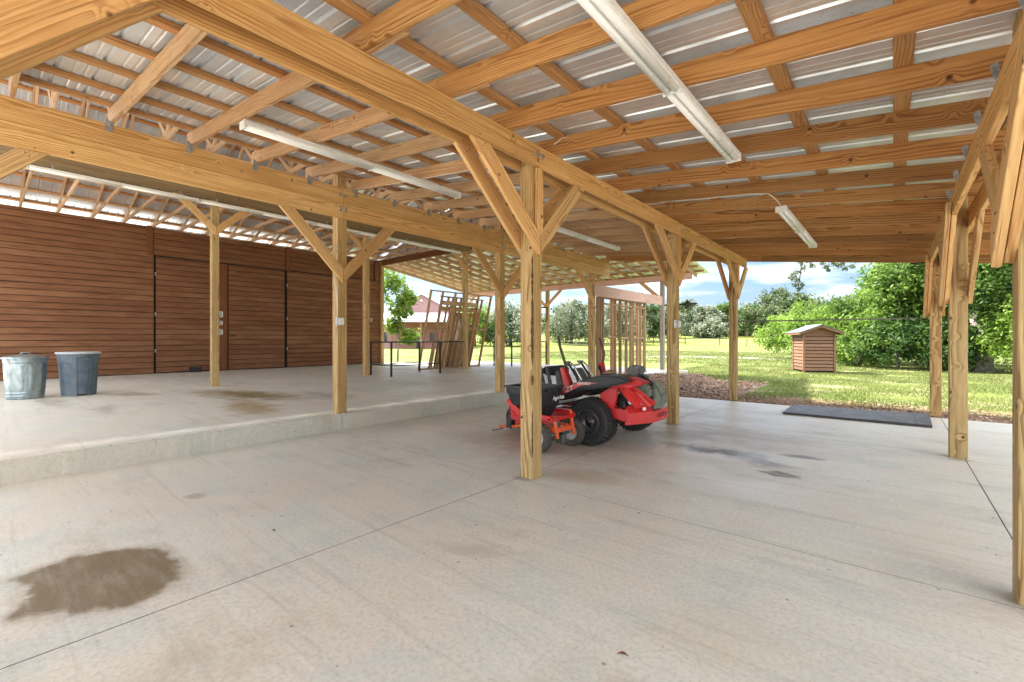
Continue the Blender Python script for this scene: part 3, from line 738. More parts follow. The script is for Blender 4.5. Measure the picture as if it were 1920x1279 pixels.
leaning('leaning_frame', 'closely studded frame standing behind the tall frame against the post', 10.15, 12.2, -12.42, -11.72, 2.70,
        (10.2, 10.5, 10.72, 10.86, 11.1, 11.35, 11.9, 12.15), ((10.2, 12.1, .58), (10.2, 12.1, .84)), MT['stud'])
leaning('leaning_frame', 'short fresh-cut stud frame low at the back of the leaning stack', 10.9, 12.35, -12.62, -12.1, 2.35, (10.95, 11.2, 11.6, 11.95, 12.3), ((10.95, 12.3, .45), (10.95, 12.3, .9)), MT['brace'])
for i, (y0, y1, h, lab) in enumerate(((10.45, 11.55, 1.0, 'scuffed tan plywood sheet leaning upright inside the stud frames, left of the post'), (11.5, 12.3, .95, 'tan plywood sheet leaning upright inside the stud frames, right of the post'))):
    o = plank('plywood_sheet', [(-12.50, y0, ZU), (-12.50, y1, ZU), (-12.25, y1, ZU + h), (-12.25, y0, ZU + h)], (-.015, 0, 0), MT['ply'], None, d=(0, 1, 0))
    tag(o, lab, 'plywood', 'plywood sheets')
for i, (y, h, dy, lab) in enumerate(((10.28, 2.2, .35, 'loose board leaning steeply beside the plywood, longest of the loose boards'), (11.2, 1.5, .3, 'short loose board leaning between the plywood sheets'), (11.6, 1.9, -.28, 'loose board leaning the opposite way across the plywood by the post'))):
    o = board('loose_board', (-12.0, y, ZU + .02), (-11.75, y + dy, ZU + h), .038, .09, MT['stud'], None, up=(1, 0, 0)); tag(o, lab, 'board', 'loose boards')

# ================================================================== WORK TABLES
def table(label, x0, x1, y0, y1, z, over=0.0):
    o = empty('work_table', ((x0 + x1) / 2, (y0 + y1) / 2, ZU), label, 'table', 'dark metal work tables')
    box('tabletop', (x0 - .03, y0 - .05, z - .035), (x1 + .03, y1 + over, z), MT['blackm'], o, .004)
    for x in (x0, x1):
        for y in (y0, y1): box('leg', (x - .022, y - .022, ZU), (x + .022, y + .022, z - .036), MT['blackm'], o, .003)
    for x in (x0, x1): tube('rail', [(x, y0 + .025, ZU + .30), (x, y1 - .025, ZU + .30)], .014, MT['blackm'], o)
    tube('rail', [(x0 + .025, y0, ZU + .30), (x1 - .025, y0, ZU + .30)], .014, MT['blackm'], o)
table('long dark metal work table in front of the leaning stud frames', -11.55, -10.55, 7.35, 9.1, 1.185, 1.0)
table('dark metal work table standing beyond the posts near the rear lawn', -11.9, -11.0, 13.0, 15.2, 1.16)

# ================================================================== STRIP LIGHTS
def strip(label, x, y0, y1, z, ztop, group='fluorescent strip lights', slope=0):
    o = empty('strip_light', (x, (y0 + y1) / 2, z), label, 'light', group)
    box('housing', (x - .055, y0, z + .022), (x + .055, y1, z + .062), MT['white'], o, .004)
    ym = (y0 + y1) / 2
    for a, b in ((y0 + .02, ym - .006), (ym + .006, y1 - .02)):
        for dx in (-.026, .026):
            bm = bmesh.new(); add_tube(bm, [(x + dx, a, z + .018), (x + dx, b, z + .018)], .021, 14); link('lens', bm_to(bm, 'lens', True), MT['lens'], o)
    for a in (y0 - .004, y1 - .012): box('end_cap', (x - .058, a, z - .006), (x + .058, a + .016, z + .064), MT['white'], o, .004)
    box('centre_clip', (x - .055, ym - .005, z - .004), (x + .055, ym + .005, z + .021), MT['white'], o)
    for y in (y0 + .3, y1 - .3): box('hanger', (x - .012, y - .012, z + .062), (x + .012, y + .012, ztop), MT['steel'], o)
    return o
strip('long white strip light under the right rafters, nearest and topmost', -1.02, 1.33, 4.06, 2.725, zr(-1.02) + .02)
strip('white strip light under the right rafters farther away, above the grass view', -1.0, 6.0, 8.68, 2.725, zr(-1.0) + .02)
strip('white strip light under the pale rafters between the two big beams', -4.42, 1.52, 4.12, 3.125, zr(-4.42) + .02)
strip('white strip light far under the rafters, seen behind the braces of the central post', -4.45, 6.15, 8.72, 3.125, zr(-4.45) + .02)
for k, lab in enumerate(('white strip light on the rear beam beside the truss feet, leftmost in the row', 'white strip light on the rear beam behind the left knee braces, second in the row', 'white strip light on the rear beam, third in the row', 'white strip light on the rear beam nearest the leaning frames, last in the row')):
    y0 = .55 + 2.5 * k; strip(lab, X3 + .16, y0, y0 + 2.46, 4.14, 4.285)

# cables
def cable(label, pts, r=.006, mat='cable'):
    o = tube('cable', pts, r, MT[mat], None, 6); tag(o, label, 'cable', 'pale electrical cables')
cable('pale cable running along a far rafter and dropping to the small strip light', [(-2.2, 5.42, zr(-2.2) - .008), (-1.7, 5.41, zr(-1.7) - .012), (-1.2, 5.40, zr(-1.2) - .004), (-1.02, 5.42, zr(-1) - .01), (-1.0, 5.60, 2.79), (-1.0, 5.85, 2.80), (-1.0, 6.02, 2.785)])
cable('pale cable hooked over the centre beam above the plate on the middle post', [(-2.30, 3.30, 2.975), (-2.28, 3.40, 3.06), (-2.15, 3.6, 3.12)], .005)
cable('pale cable running from the ledge post top along a rafter', [(-5.8, 3.42, 3.36), (-5.2, 3.5, 3.30), (-4.8, 3.47, 3.24), (-4.2, 3.46, 3.165), (-3.4, 3.465, 3.075), (-2.7, 3.46, 2.99)], .006)
cable('pale cable curving down the ledge post to its outlet box', [(XB - .05, 3.20, 2.15), (XB + .0, 3.17, 2.02), (XB + .012, 3.185, 1.95), (XB + .012, 3.20, 1.8), (XB + .012, 3.205, 1.56)], .008)
# outlet boxes
def outlet(label, c, n='X', s=1.0):
    o = empty('outlet_box', c, label, 'outlet box', 'electrical outlet boxes on posts'); x, y, z = c
    if n == 'X':
        box('case', (x, y - .05 * s, z - .055 * s), (x + .05, y + .05 * s, z + .055 * s), MT['steel'], o, .004)
        box('cover', (x + .051, y - .042 * s, z - .048 * s), (x + .075, y + .042 * s, z + .048 * s), MT['white'], o, .008)
    else:
        box('case', (x - .05 * s, y, z - .055 * s), (x + .05 * s, y + .05, z + .055 * s), MT['steel'], o, .004)
        box('cover', (x - .042 * s, y + .051, z - .048 * s), (x + .042 * s, y + .075, z + .048 * s), MT['white'], o, .008)
outlet('grey outlet box with white cover on the post at the edge of the raised slab', (XB - .02, 3.24, 1.495))
outlet('grey outlet box on the centre-row post behind the mower', (XC, 6.60, 1.47))
outlet('topmost of three white outlet boxes on the left post', (X3 - .06, 3.45, 1.80), 'Y', 1.3)
outlet('small round-looking middle one of three white outlet boxes on the left post', (X3 - .06, 3.45, 1.61), 'Y', .9)
outlet('lowest of three white outlet boxes on the left post', (X3 - .06, 3.45, 1.41), 'Y', 1.2)
outlet('small white outlet box on the post before the siding wall end', (X3 - .02, 7.19, 1.80), 'Y', 1.0)

# ================================================================== TRASH CANS
tc1 = empty('trash_can', (-11.62, .55, ZU), 'galvanised steel trash can with a domed lid, left of the plastic bin', 'trash can')
H_, r0, r1 = .72, .232, .272
bm = bmesh.new(); N = 96; rings = []
def rad(k, z):
    a = 2 * math.pi * k / N; r = r0 + (r1 - r0) * z / H_
    z = z * .60 / .72
    for zc in (.045, .085, .535, .565): r += .007 * math.exp(-((z - zc) / .009) ** 2)
    if .115 < z < .50:
        e = min(1, (z - .115) / .02, (.50 - z) / .02); ph = (k * 12 / N) % 1
        r += .008 * e * (1 if .28 < ph < .72 else 0) * 1.0
    return r, a
zsn = [0, .02, .03, .038, .045, .052, .062, .078, .085, .092, .105, .115, .125, .14, .2, .3, .4, .48, .49, .50, .52, .528, .535, .542, .55, .558, .565, .572, .585, .60]
for z in zsn:
    rings.append([bm.verts.new((rad(k, z * 1.2)[0] * math.cos(rad(k, z * 1.2)[1]), rad(k, z * 1.2)[0] * math.sin(rad(k, z * 1.2)[1]), z * 1.2)) for k in range(N)])
for A, B in zip(rings, rings[1:]):
    for k in range(N): bm.faces.new((A[k], A[(k + 1) % N], B[(k + 1) % N], B[k]))
bm.faces.new(rings[0]); me = bm_to(bm, 'body', True)
link('body', me, MT['galv'], tc1, Matrix.Translation((-11.62, .55, ZU)))
lid = lathe('lid', [(.276, .695), (.298, .70), (.30, .712), (.292, .722), (.25, .735), (.15, .758), (.07, .768), (.001, .77)], MT['galv'], tc1, (-11.62, .55, ZU), n=64)
tube('lid_handle', [(-11.62 + .0, .55 - .06, ZU + .762), (-11.62, .55 - .05, ZU + .792), (-11.62, .55, ZU + .802), (-11.62, .55 + .05, ZU + .792), (-11.62, .55 + .06, ZU + .762)], .009, MT['galv'], lid, 8)
for dirx in ((.73, .68), (-.73, -.68)):
    q = Vector((dirx[0], dirx[1], 0)).normalized(); 
    q = Vector((1, 0.05, 0)) if dirx[0] > 0 else Vector((-1, 0, 0))
    s = Vector((-q.y, q.x, 0)); c = Vector((-11.62, .55, ZU + .58)) + q * (r0 + .044)
    tube('side_handle', [c - s * .05 - q * .02, c - s * .045 - Vector((0, 0, .0)) + q * .012, c - s * .03 + q * .014 - Vector((0, 0, -.035)), c + s * .03 + q * .014 + Vector((0, 0, .035)), c + s * .045 + q * .012, c + s * .05 - q * .02], .005, MT['galv'], tc1, 8)
tb2 = empty('trash_bin', (-11.55, 1.22, ZU), 'open weathered blue-grey plastic trash bin with a dark recessed side, right of the steel can', 'trash can')
bm = bmesh.new(); N = 96; rings = []
def rb(k, z, inner=0):
    a = 2 * math.pi * k / N; r = .238 + .048 * z / .80 - inner
    if z > .60: r += .008
    d = (math.degrees(a) - 10 + 180) % 360 - 180
    if abs(d) < 20 and z < .73: r -= .12 * min(1, (20 - abs(d)) / 2.0)
    if 6 < (math.degrees(a) % 40) < 10 and z < .57: r += .004
    return Vector((r * math.cos(a), r * math.sin(a), z))
for z in (0, .03, .2, .44, .57, .595, .60, .605, .67, .72, .73, .735, .77): rings.append([bm.verts.new(rb(k, z)) for k in range(N)])
def rimr(r, z): return [bm.verts.new((r * math.cos(2 * math.pi * k / N), r * math.sin(2 * math.pi * k / N), z)) for k in range(N)]
inn = [rimr(.283, .78), rimr(.276, .74), rimr(.222, .03), rimr(.001, .02)]
for A, B in zip(rings, rings[1:]):
    for k in range(N): bm.faces.new((A[k], A[(k + 1) % N], B[(k + 1) % N], B[k]))
for A, B in zip([rings[-1]] + inn, inn):
    for k in range(N): bm.faces.new((A[k], A[(k + 1) % N], B[(k + 1) % N], B[k]))
link('body', bm_to(bm, 'body'), MT['binblue'], tb2, Matrix.Translation((-11.55, 1.22, ZU)))
bm = bmesh.new(); pr = None
for k in range(9):
    a = R(10 - 16.5 + 33 * k / 8); q = [bm.verts.new(Vector((rr_ * math.cos(a), rr_ * math.sin(a), z_))) for rr_, z_ in ((.16, .01), (.205, .725))]
    if pr: bm.faces.new((pr[0], q[0], q[1], pr[1]))
    pr = q
link('recess_shade', bm_to(bm, 'recess_shade'), MT['black'], tb2, Matrix.Translation((-11.55, 1.22, ZU)))  # black sheet paints shade into the bin's side recess
lathe('rim', [(.283, .762), (.312, .765), (.316, .78), (.31, .797), (.286, .797)], plain('pale_grey_plastic', (.50, .53, .55), .5, noise=.15), tb2, (-11.55, 1.22, ZU), n=64)
a0 = R(10); c = Vector((-11.55 + .285 * math.cos(a0), 1.22 + .285 * math.sin(a0), ZU + .715)); t0 = Vector((-math.sin(a0), math.cos(a0), 0))
tube('grab_handle', [c - t0 * .10, c + t0 * .10], .014, MT['binblue'], tb2, 8)
o = prism('vent_block', [(XW + .20, 4.28, ZU), (XW + .20, 4.60, ZU), (XW + .20, 4.585, ZU + .165), (XW + .20, 4.305, ZU + .165)], (-.17, 0, 0), MT['black'], None, .012)
tag(o, 'small black plastic block on the raised slab at the foot of the siding door', 'block')

# ================================================================== RUBBER MAT
mt = empty('ramp_mat', (-.5, 9.2, 0), 'large black rubber mat lying on the concrete at the rear edge by the grass', 'mat')
prism('sheet', [(-1.42, 8.66, .004), (.41, 8.66, .004), (.43, 9.95, .004), (-1.44, 9.80, .004)], (0, 0, .034), MT['mat'], mt, .004)
box('edge_strip', (.24, 8.70, .039), (.262, 9.88, .043), MT['blackm'], mt)

# ================================================================== rod, hooks, small bits
o = tube('metal_rod', [(-2.80, 10.17, 1.622), (-1.2, 10.17, 1.607), (.44, 10.17, 1.60)], .013, MT['khaki']); tag(o, 'thin dark rod spanning between the two rearmost posts in front of the hut and trees', 'rod')
hk = empty('wall_hook', (.40, 9.98, 2.47), 'black two-pronged storage hook on the rearmost right post', 'hook')
for z in (2.49, 2.435): tube('prong', [(.42, 9.93, z), (.30, 9.93, z + .004), (.20, 9.93, z + .002)], .011, MT['blackm'], hk)
box('backplate', (.40, 9.90, 2.40), (.436, 9.985, 2.53), MT['blackm'], hk, .003)
hd = empty('pull_handle', (XC - .02, 3.33, 1.48), 'black D-shaped pull handle fixed on the far side of the central post', 'handle')
tube('grip', [(XC - .03, 3.35, 1.54), (XC + .032, 3.35, 1.54), (XC + .038, 3.35, 1.53), (XC + .038, 3.35, 1.425), (XC + .032, 3.35, 1.415), (XC - .03, 3.35, 1.415)], .006, MT['blackm'], hd, 8)
ib = empty('iron_bracket', (XC, 6.86, 1.77), 'dark ornamental iron bar with a pointed finial behind the second centre post', 'bracket')
lathe('finial', [(.012, -.30), (.014, 0), (.03, .02), (.05, .045), (.028, .075), (.014, .09), (.011, .14), (.018, .155), (.002, .20)], MT['blackm'], ib, (XC + .04, 6.86, 1.775), 'X', 12)
prism('leaf_plate', [(XC + .06, 6.86, 1.80), (XC + .09, 6.86, 1.84), (XC + .12, 6.86, 1.79), (XC + .09, 6.86, 1.70)], (0, .012, 0), MT['blackm'], ib)

# ================================================================== MOWER (heads -X, seen from its left rear)
mw = empty('riding_mower', (-2.9, 5.3, 0), 'red and black zero-turn riding mower parked between the centre posts', 'mower')
def wheel(par, name, c, r, w, rubber, rim, tread=True, rimr=.55, hubmat=None):
    x, y, z = c
    e = bpy.data.objects.new(name, None); col.objects.link(e); e.parent = par
    M = Matrix.Translation(Vector(c)); e.matrix_local = WM[par.name].inverted() @ M; WM[e.name] = M
    h = w / 2; ri = r * rimr
    prof = [(ri, -h * .72), (r * .72, -h * .98), (r * .88, -h), (r * .965, -h * .86), (r, -h * .45), (r * 1.0, h * .45), (r * .965, h * .86), (r * .88, h), (r * .72, h * .98), (ri, h * .72)]
    t_ = lathe('tyre', prof, rubber, e, c, 'Y', 56, cap=False)
    if tread:
        bm = bmesh.new(); n = 34
        for k in range(n):
            for s, ph in ((-.62, 0), (0, .5), (.62, 0)):
                a = 2 * math.pi * (k + ph) / n
                g = bmesh.ops.create_cube(bm, size=1)['verts']
                Mx = Matrix.Translation(Vector((x, y + s * h * .98, z))) @ Matrix.Rotation(-a, 4, 'Y') @ Matrix.Translation(Vector((r * (.985 if s else 1.0), 0, 0))) @ Matrix.Rotation(.5 if s >= 0 else -.5, 4, 'X')
                for v in g: v.co = Mx @ Vector((v.co.x * .020, v.co.y * h * .52, v.co.z * 2 * math.pi * r / n * .52))
        link('tread', bm_to(bm, 'tread'), rubber, e)
    lathe('rim', [(ri * 1.03, -h * .70), (ri * 1.02, -h * .80), (ri * .93, -h * .80), (ri * .88, -h * .30), (ri * .62, -h * .12), (ri * .50, -h * .14), (ri * .34, -h * .36), (.001, -h * .38)], rim, e, c, 'Y', 40, cap=False)
    lathe('rim', [(ri * 1.02, h * .74), (ri * .9, h * .66), (ri * .8, h * .2), (.001, h * .1)], rim, e, c, 'Y', 32, cap=False)
    bm = bmesh.new()
    for k in range(5):
        a = 2 * math.pi * k / 5; q = (x + ri * .36 * math.cos(a), z + ri * .36 * math.sin(a)); add_tube(bm, [(q[0], y - h * .22, q[1]), (q[0], y - h * .52, q[1])], r * .045, 6)
    add_tube(bm, [(x, y - h * .3, z), (x, y - h * .68, z)], r * .13, 12)
    link('hub', bm_to(bm, 'hub'), hubmat or MT['chrome'], e)
    return e
MT['rimdark'] = plain('gloss_black_rim', (.09, .09, .095), .22, .4)
wheel(mw, 'rear_wheel', (-2.745, 4.73, .278), .276, .27, MT['rubber'], MT['rimdark'])
wheel(mw, 'rear_wheel', (-2.745, 5.87, .278), .276, .27, MT['rubber'], MT['blackm'])
for y in (4.96, 5.64):
    wheel(mw, 'caster_wheel', (-4.12, y, .145), .145, .12, MT['rubber'], MT['blackm'], False, .5)
    bm = bmesh.new()
    add_prism(bm, [(-4.17, y - .09, .14), (-4.08, y - .09, .14), (-4.05, y - .09, .33), (-4.14, y - .09, .33)], (0, .012, 0)); add_prism(bm, [(-4.17, y + .078, .14), (-4.08, y + .078, .14), (-4.05, y + .078, .33), (-4.14, y + .078, .33)], (0, .012, 0))
    add_box(bm, (-4.16, y - .09, .33), (-4.02, y + .09, .35)); add_tube(bm, [(-4.09, y, .35), (-4.09, y, .50)], .028, 12)
    link('caster_fork', bm_to(bm, 'caster_fork'), MT['red'], mw)
bm = bmesh.new()
for y in (4.93, 5.61): add_prism(bm, [(-4.14, y, .40), (-4.03, y, .49), (-3.75, y, .34), (-2.4, y, .34), (-2.4, y, .27), (-3.78, y, .27)], (0, .07, 0))
add_box(bm, (-4.12, 4.93, .40), (-4.04, 5.68, .47))
bmesh.ops.bevel(bm, geom=list(bm.edges), offset=.008, segments=2, affect='EDGES'); link('chassis', bm_to(bm, 'chassis'), MT['red'], mw)
prism('mower_deck', [(-3.95, 4.62, .10), (-3.15, 4.50, .10), (-3.10, 6.1, .10), (-3.95, 5.98, .10)], (0, 0, .16), MT['red'], mw, .03)
prism('foot_plate', [(-4.05, 4.95, .36), (-4.05, 5.65, .36), (-3.45, 5.65, .36), (-3.45, 4.95, .36)], (0, 0, .02), MT['black'], mw, .004)
# seat and its frame
prism('seat', [(-3.42, 5.05, .52), (-3.42, 5.55, .52), (-2.95, 5.53, .52), (-2.95, 5.07, .52)], (0, 0, .09), MT['black'], mw, .03, 3)
prism('seat_back', [(-3.95, 5.32, .845), (-3.95, 5.32, .725), (-3.80, 5.60, .700), (-3.68, 5.60, .705), (-3.68, 5.60, .85), (-3.74, 5.60, .87)], (.0, .09, 0), MT['black'], mw, .025, 3)
for x in (-3.92, -3.80): prism('seat_strut', [(x, 5.22, .86), (x + .045, 5.22, .87), (x + .14, 5.22, .50), (x + .09, 5.22, .50)], (0, .03, 0), MT['blackm'], mw, .004)
prism('control_tower', [(-3.40, 5.0, .87), (-3.34, 5.0, .875), (-3.22, 5.0, .62), (-3.20, 5.0, .55), (-3.32, 5.0, .56)], (0, .10, 0), MT['red'], mw, .008)
prism('tank', [(-3.50, 5.02, .82), (-3.41, 5.02, .84), (-3.30, 5.02, .55), (-3.46, 5.02, .55)], (0, .14, 0), MT['black'], mw, .02, 3)
fr = []
for y in (5.10, 5.42):
    tube('seat_frame', [(-3.36, y, .93), (-3.32, y, .92), (-3.20, y, .76), (-3.14, y, .62)], .016, MT['blackm'], mw); tube('seat_frame', [(-3.28, y, .93), (-3.24, y, .90), (-3.12, y, .72), (-3.08, y, .62)], .012, MT['chrome'], mw)
    prism('spring_cap', [(-3.38, y - .03, .925), (-3.30, y - .03, .925), (-3.30, y + .03, .925), (-3.38, y + .03, .925)], (0, 0, .03), MT['enginegrey'], mw, .006)
tube('seat_frame', [(-3.35, 5.10, .90), (-3.33, 5.26, .895), (-3.35, 5.42, .90)], .013, MT['chrome'], mw)
prism('seat_shell', [(-3.30, 5.16, .86), (-3.26, 5.16, .86), (-3.10, 5.16, .64), (-3.15, 5.16, .64)], (0, .20, 0), MT['enginegrey'], mw, .01)
tube('seat_frame', [(-3.12, 5.55, .88), (-3.02, 5.55, .68)], .02, MT['blackm'], mw)
tube('steering_lever', [(-3.27, 4.98, .86), (-3.33, 4.98, 1.02), (-3.38, 4.98, 1.16), (-3.405, 4.98, 1.285)], [.017, .019, .019, .017], plain('olive_black_grip', (.07, .075, .03), .6), mw, 12)
tube('steering_lever', [(-3.14, 5.65, .78), (-3.125, 5.65, .88), (-3.09, 5.65, 1.04), (-3.12, 5.65, 1.14), (-3.165, 5.65, 1.27)], [.02, .017, .019, .019, .015], plain('red_brown_grip', (.16, .045, .03), .5), mw, 12)
prism('lever_bracket', [(-3.18, 5.62, .92), (-3.10, 5.62, .93), (-3.06, 5.62, .72), (-3.13, 5.62, .72)], (0, .06, 0), MT['red'], mw, .006)
# near fender (black moulding with red decal), far fender
for y0, side in ((4.56, 1), (5.66, -1)):
    f = prism('fender', [((q[0] if side > 0 else -3.15 + (q[0] + 3.15) * .6), q[1], q[2] * (1 if side > 0 else .92)) for q in [(-3.15, y0, .500), (-3.14, y0, .585), (-2.97, y0, .700), (-2.75, y0, .790), (-2.55, y0, .842 if side > 0 else .75), (-2.30, y0, .842), (-2.18, y0, .79), (-2.35, y0, .735), (-2.55, y0, .695), (-2.74, y0, .665), (-2.90, y0, .60), (-3.02, y0, .515)]], (0, .36, 0), MT['black'], mw, .02, 3)
    if side == 1:
        prism('decal', [(-3.13, y0 - .002, .59), (-2.97, y0 - .002, .685), (-2.82, y0 - .002, .745), (-2.56, y0 - .002, .752), (-2.80, y0 - .002, .705), (-2.92, y0 - .002, .645), (-3.0, y0 - .002, .60)], (0, -.004, 0), MT['redglo'], f)
lathe('cup_holder', [(.055, 0), (.06, .012), (.05, .014), (.045, .002), (.001, .001)], MT['chrome'], mw, (-2.55, 4.72, .842), n=24)
prism('hood', [(-2.95, 4.93, .66), (-2.95, 5.66, .66), (-2.45, 5.66, .66), (-2.40, 4.93, .66)], (0, 0, .10), MT['black'], mw, .02)
prism('rear_fairing', [(-2.36, 4.62, .842), (-2.20, 4.66, .815), (-2.10, 4.72, .765), (-2.24, 4.66, .70), (-2.44, 4.62, .71)], (0, .20, 0), MT['red'], mw, .012)
prism('engine_cowl', [(-2.72, 5.0, .74), (-2.72, 5.5, .74), (-2.30, 5.45, .69), (-2.30, 5.05, .69)], (0, 0, .07), MT['red'], mw, .03, 3)
# red rear frame
bm = bmesh.new()
for y, d in ((4.74, 1), (5.80, -1)):
    bm = bmesh.new(); k = .045 * d
    add_prism(bm, [(-2.66, y, .60), (-2.50, y, .70), (-2.42, y, .70), (-2.47, y, .46), (-2.56, y, .40)], (0, .05, 0))
    if d > 0:
        add_prism(bm, [(-2.44, y, .73), (-2.32, y, .73), (-2.24, y + .10, .64), (-2.16, y + .26, .47), (-2.28, y + .16, .45), (-2.36, y + .03, .60)], (.02, .05, 0))
        add_prism(bm, [(-2.34, y + .02, .70), (-2.24, y + .03, .70), (-2.14, y + .36, .50), (-2.20, y + .30, .45)], (.02, .05, 0))
    add_prism(bm, [(-2.54, y, .455), (-2.33, y, .445), (-2.30, y, .31), (-2.54, y, .345)], (0, .06, 0))
    bmesh.ops.bevel(bm, geom=list(bm.edges), offset=.006, segments=2, affect='EDGES'); link('rear_frame', bm_to(bm, 'rear_frame'), MT['red'], mw)
bp = prism('bumper', [(-2.335, 4.745, .27), (-2.30, 4.80, .27), (-2.155, 5.12, .27), (-2.15, 5.18, .27), (-2.15, 5.56, .27), (-2.35, 5.84, .27), (-2.40, 5.80, .27), (-2.22, 5.52, .27), (-2.22, 5.20, .27), (-2.36, 4.80, .27)], (0, 0, .135), MT['red'], mw, .006)
prism('bumper_gusset', [(-2.335, 4.76, .405), (-2.16, 5.13, .405), (-2.24, 5.16, .50), (-2.36, 4.84, .47)], (-.02, .012, 0), MT['red'], mw, .004)
# engine
bm = bmesh.new(); add_box(bm, (-2.55, 5.02, .38), (-2.26, 5.60, .54)); add_box(bm, (-2.58, 5.08, .54), (-2.26, 5.52, .64)); bmesh.ops.bevel(bm, geom=list(bm.edges), offset=.015, segments=2, affect='EDGES')
link('engine', bm_to(bm, 'engine'), MT['enginegrey'], mw)
prism('engine_shroud', [(-2.50, 4.97, .58), (-2.19, 5.05, .56), (-2.19, 5.05, .68), (-2.28, 5.03, .74), (-2.50, 4.97, .73)], (0, .45, 0), MT['khaki'], mw, .02)
bm = bmesh.new()
for k in range(6): add_tube(bm, [(-2.50 + .05 * k, 4.93 + .02 * (k % 2), .42 + .03 * (k % 3)), (-2.47 + .05 * k, 4.93, .50 + .02 * (k % 2))], .014, 8)
add_tube(bm, [(-2.24, 5.04, .42), (-2.24, 5.04, .56)], .03, 14); add_box(bm, (-2.40, 4.94, .48), (-2.35, 4.99, .56))
link('engine_fittings', bm_to(bm, 'engine_fittings'), MT['chrome'], mw)
prism('muffler_guard', [(-2.19, 5.16, .42), (-2.19, 5.46, .42), (-2.19, 5.56, .50), (-2.19, 5.54, .58), (-2.19, 5.42, .68), (-2.19, 5.28, .74), (-2.19, 5.17, .74)], (.035, 0, 0), MT['khaki'], mw, .008)
bm = bmesh.new()
for (a, b) in (((5.20, .70), (5.36, .56)), ((5.36, .56), (5.50, .60)), ((5.36, .56), (5.32, .46))): add_tube(bm, [(-2.153, a[0], a[1]), (-2.153, b[0], b[1])], .006, 6)
link('guard_rib', bm_to(bm, 'guard_rib'), MT['enginegrey'], mw)
prism('air_cleaner', [(-2.56, 5.22, .86), (-2.50, 5.22, .93), (-2.36, 5.22, .91), (-2.37, 5.22, .83), (-2.42, 5.22, .78), (-2.52, 5.22, .78)], (0, .16, 0), MT['enginegrey'], mw, .015)
tube('intake_hose', [(-2.50, 5.30, .82), (-2.44, 5.29, .79), (-2.36, 5.26, .77), (-2.28, 5.22, .745), (-2.22, 5.20, .70)], .038, MT['black'], mw, 14)
lathe('fuel_cap', [(.05, 0), (.062, .05), (.072, .065), (.066, .085), (.04, .095), (.001, .095)], plain('ochre_cap', (.30, .19, .08), .5), mw, (-2.80, 5.30, .755), n=12, smooth=False)
prism('belt_guard', [(-2.58, 5.05, .30), (-2.25, 5.05, .30), (-2.27, 5.05, .24), (-2.5, 5.05, .22)], (0, .5, 0), MT['black'], mw, .01)
def text(body, size, M, mat, parent, name='lettering', ext=.0012, shear=0):
    cu = bpy.data.curves.new(name, 'FONT'); cu.body = body; cu.size = size; cu.extrude = ext; cu.shear = shear; cu.align_x = 'CENTER'; cu.align_y = 'CENTER'
    tmp = bpy.data.objects.new('tmp', cu); col.objects.link(tmp); bpy.context.view_layer.update()
    me = bpy.data.meshes.new_from_object(tmp.evaluated_get(bpy.context.evaluated_depsgraph_get())); bpy.data.objects.remove(tmp)
    me.materials.clear(); me.materials.append(mat); me.name = name
    return link(name, me, mat, parent, M)
def facing(origin, right, up):
    r, u = Vector(right).normalized(), Vector(up).normalized(); n = r.cross(u); M = Matrix((r, u, n)).transposed().to_4x4(); M.translation = Vector(origin); return M
text('GRAVELY', .072, facing((-2.1485, 5.37, .338), (0, 1, 0), (0, 0, 1)), MT['textblack'], bp)
text('GRAVELY', .045, facing((-2.76, 4.552, .735), (1, 0, .06), (0, 0, 1)), MT['textwhite'], mw, shear=.3)
text('ZT', .085, facing((-2.96, 4.552, .655), (1, 0, .3), (-.3, 0, 1)), MT['textwhite'], mw, shear=.3)

# ================================================================== SPREADER
sp_ = empty('tow_spreader', (-2.95, 4.25, 0), 'tow-behind broadcast spreader with a black hopper and orange frame beside the central post', 'spreader')
def rrect(x0, x1, y0, y1, z, r=.06, n=5):
    P = []
    for cx_, cy_, a0_ in ((x1 - r, y1 - r, 0), (x0 + r, y1 - r, 90), (x0 + r, y0 + r, 180), (x1 - r, y0 + r, 270)):
        for k in range(n + 1): a = R(a0_ + 90 * k / n); P.append((cx_ + r * math.cos(a), cy_ + r * math.sin(a), z))
    return P
bm = bmesh.new(); lv = [rrect(-3.22, -3.04, 4.12, 4.30, .33, .05), rrect(-3.42, -2.98, 3.99, 4.42, .50, .08), rrect(-3.455, -2.965, 3.96, 4.445, .62, .08), rrect(-3.465, -2.955, 3.95, 4.455, .625, .08), rrect(-3.47, -2.95, 3.945, 4.46, .695, .08),
      rrect(-3.485, -2.935, 3.93, 4.475, .697, .08), rrect(-3.485, -2.935, 3.93, 4.475, .712, .08), rrect(-3.44, -2.98, 3.97, 4.43, .712, .07), rrect(-3.42, -3.0, 3.99, 4.41, .55, .07), rrect(-3.20, -3.06, 4.14, 4.28, .37, .04)]
rg = [[bm.verts.new(p) for p in l] for l in lv]; n = len(rg[0])
for A, B in zip(rg, rg[1:]):
    for k in range(n): bm.faces.new((A[k], A[(k + 1) % n], B[(k + 1) % n], B[k]))
bm.faces.new(rg[0]); bm.faces.new(rg[-1]); hp = link('hopper', bm_to(bm, 'hopper'), MT['black'], sp_)
bm = bmesh.new()
for (y, z) in ((4.34, .67), (4.08, .67)): add_tube(bm, [(-2.952, y, z), (-2.94, y, z)], .012, 8)
link('hopper_knob', bm_to(bm, 'hopper_knob'), MT['darkgap'], hp)
text('Agri-Fab', .065, facing((-2.958, 4.33, .575), (0, 1, 0), (-.08, 0, 1)), MT['textwhite'], hp, shear=.25, ext=.003)
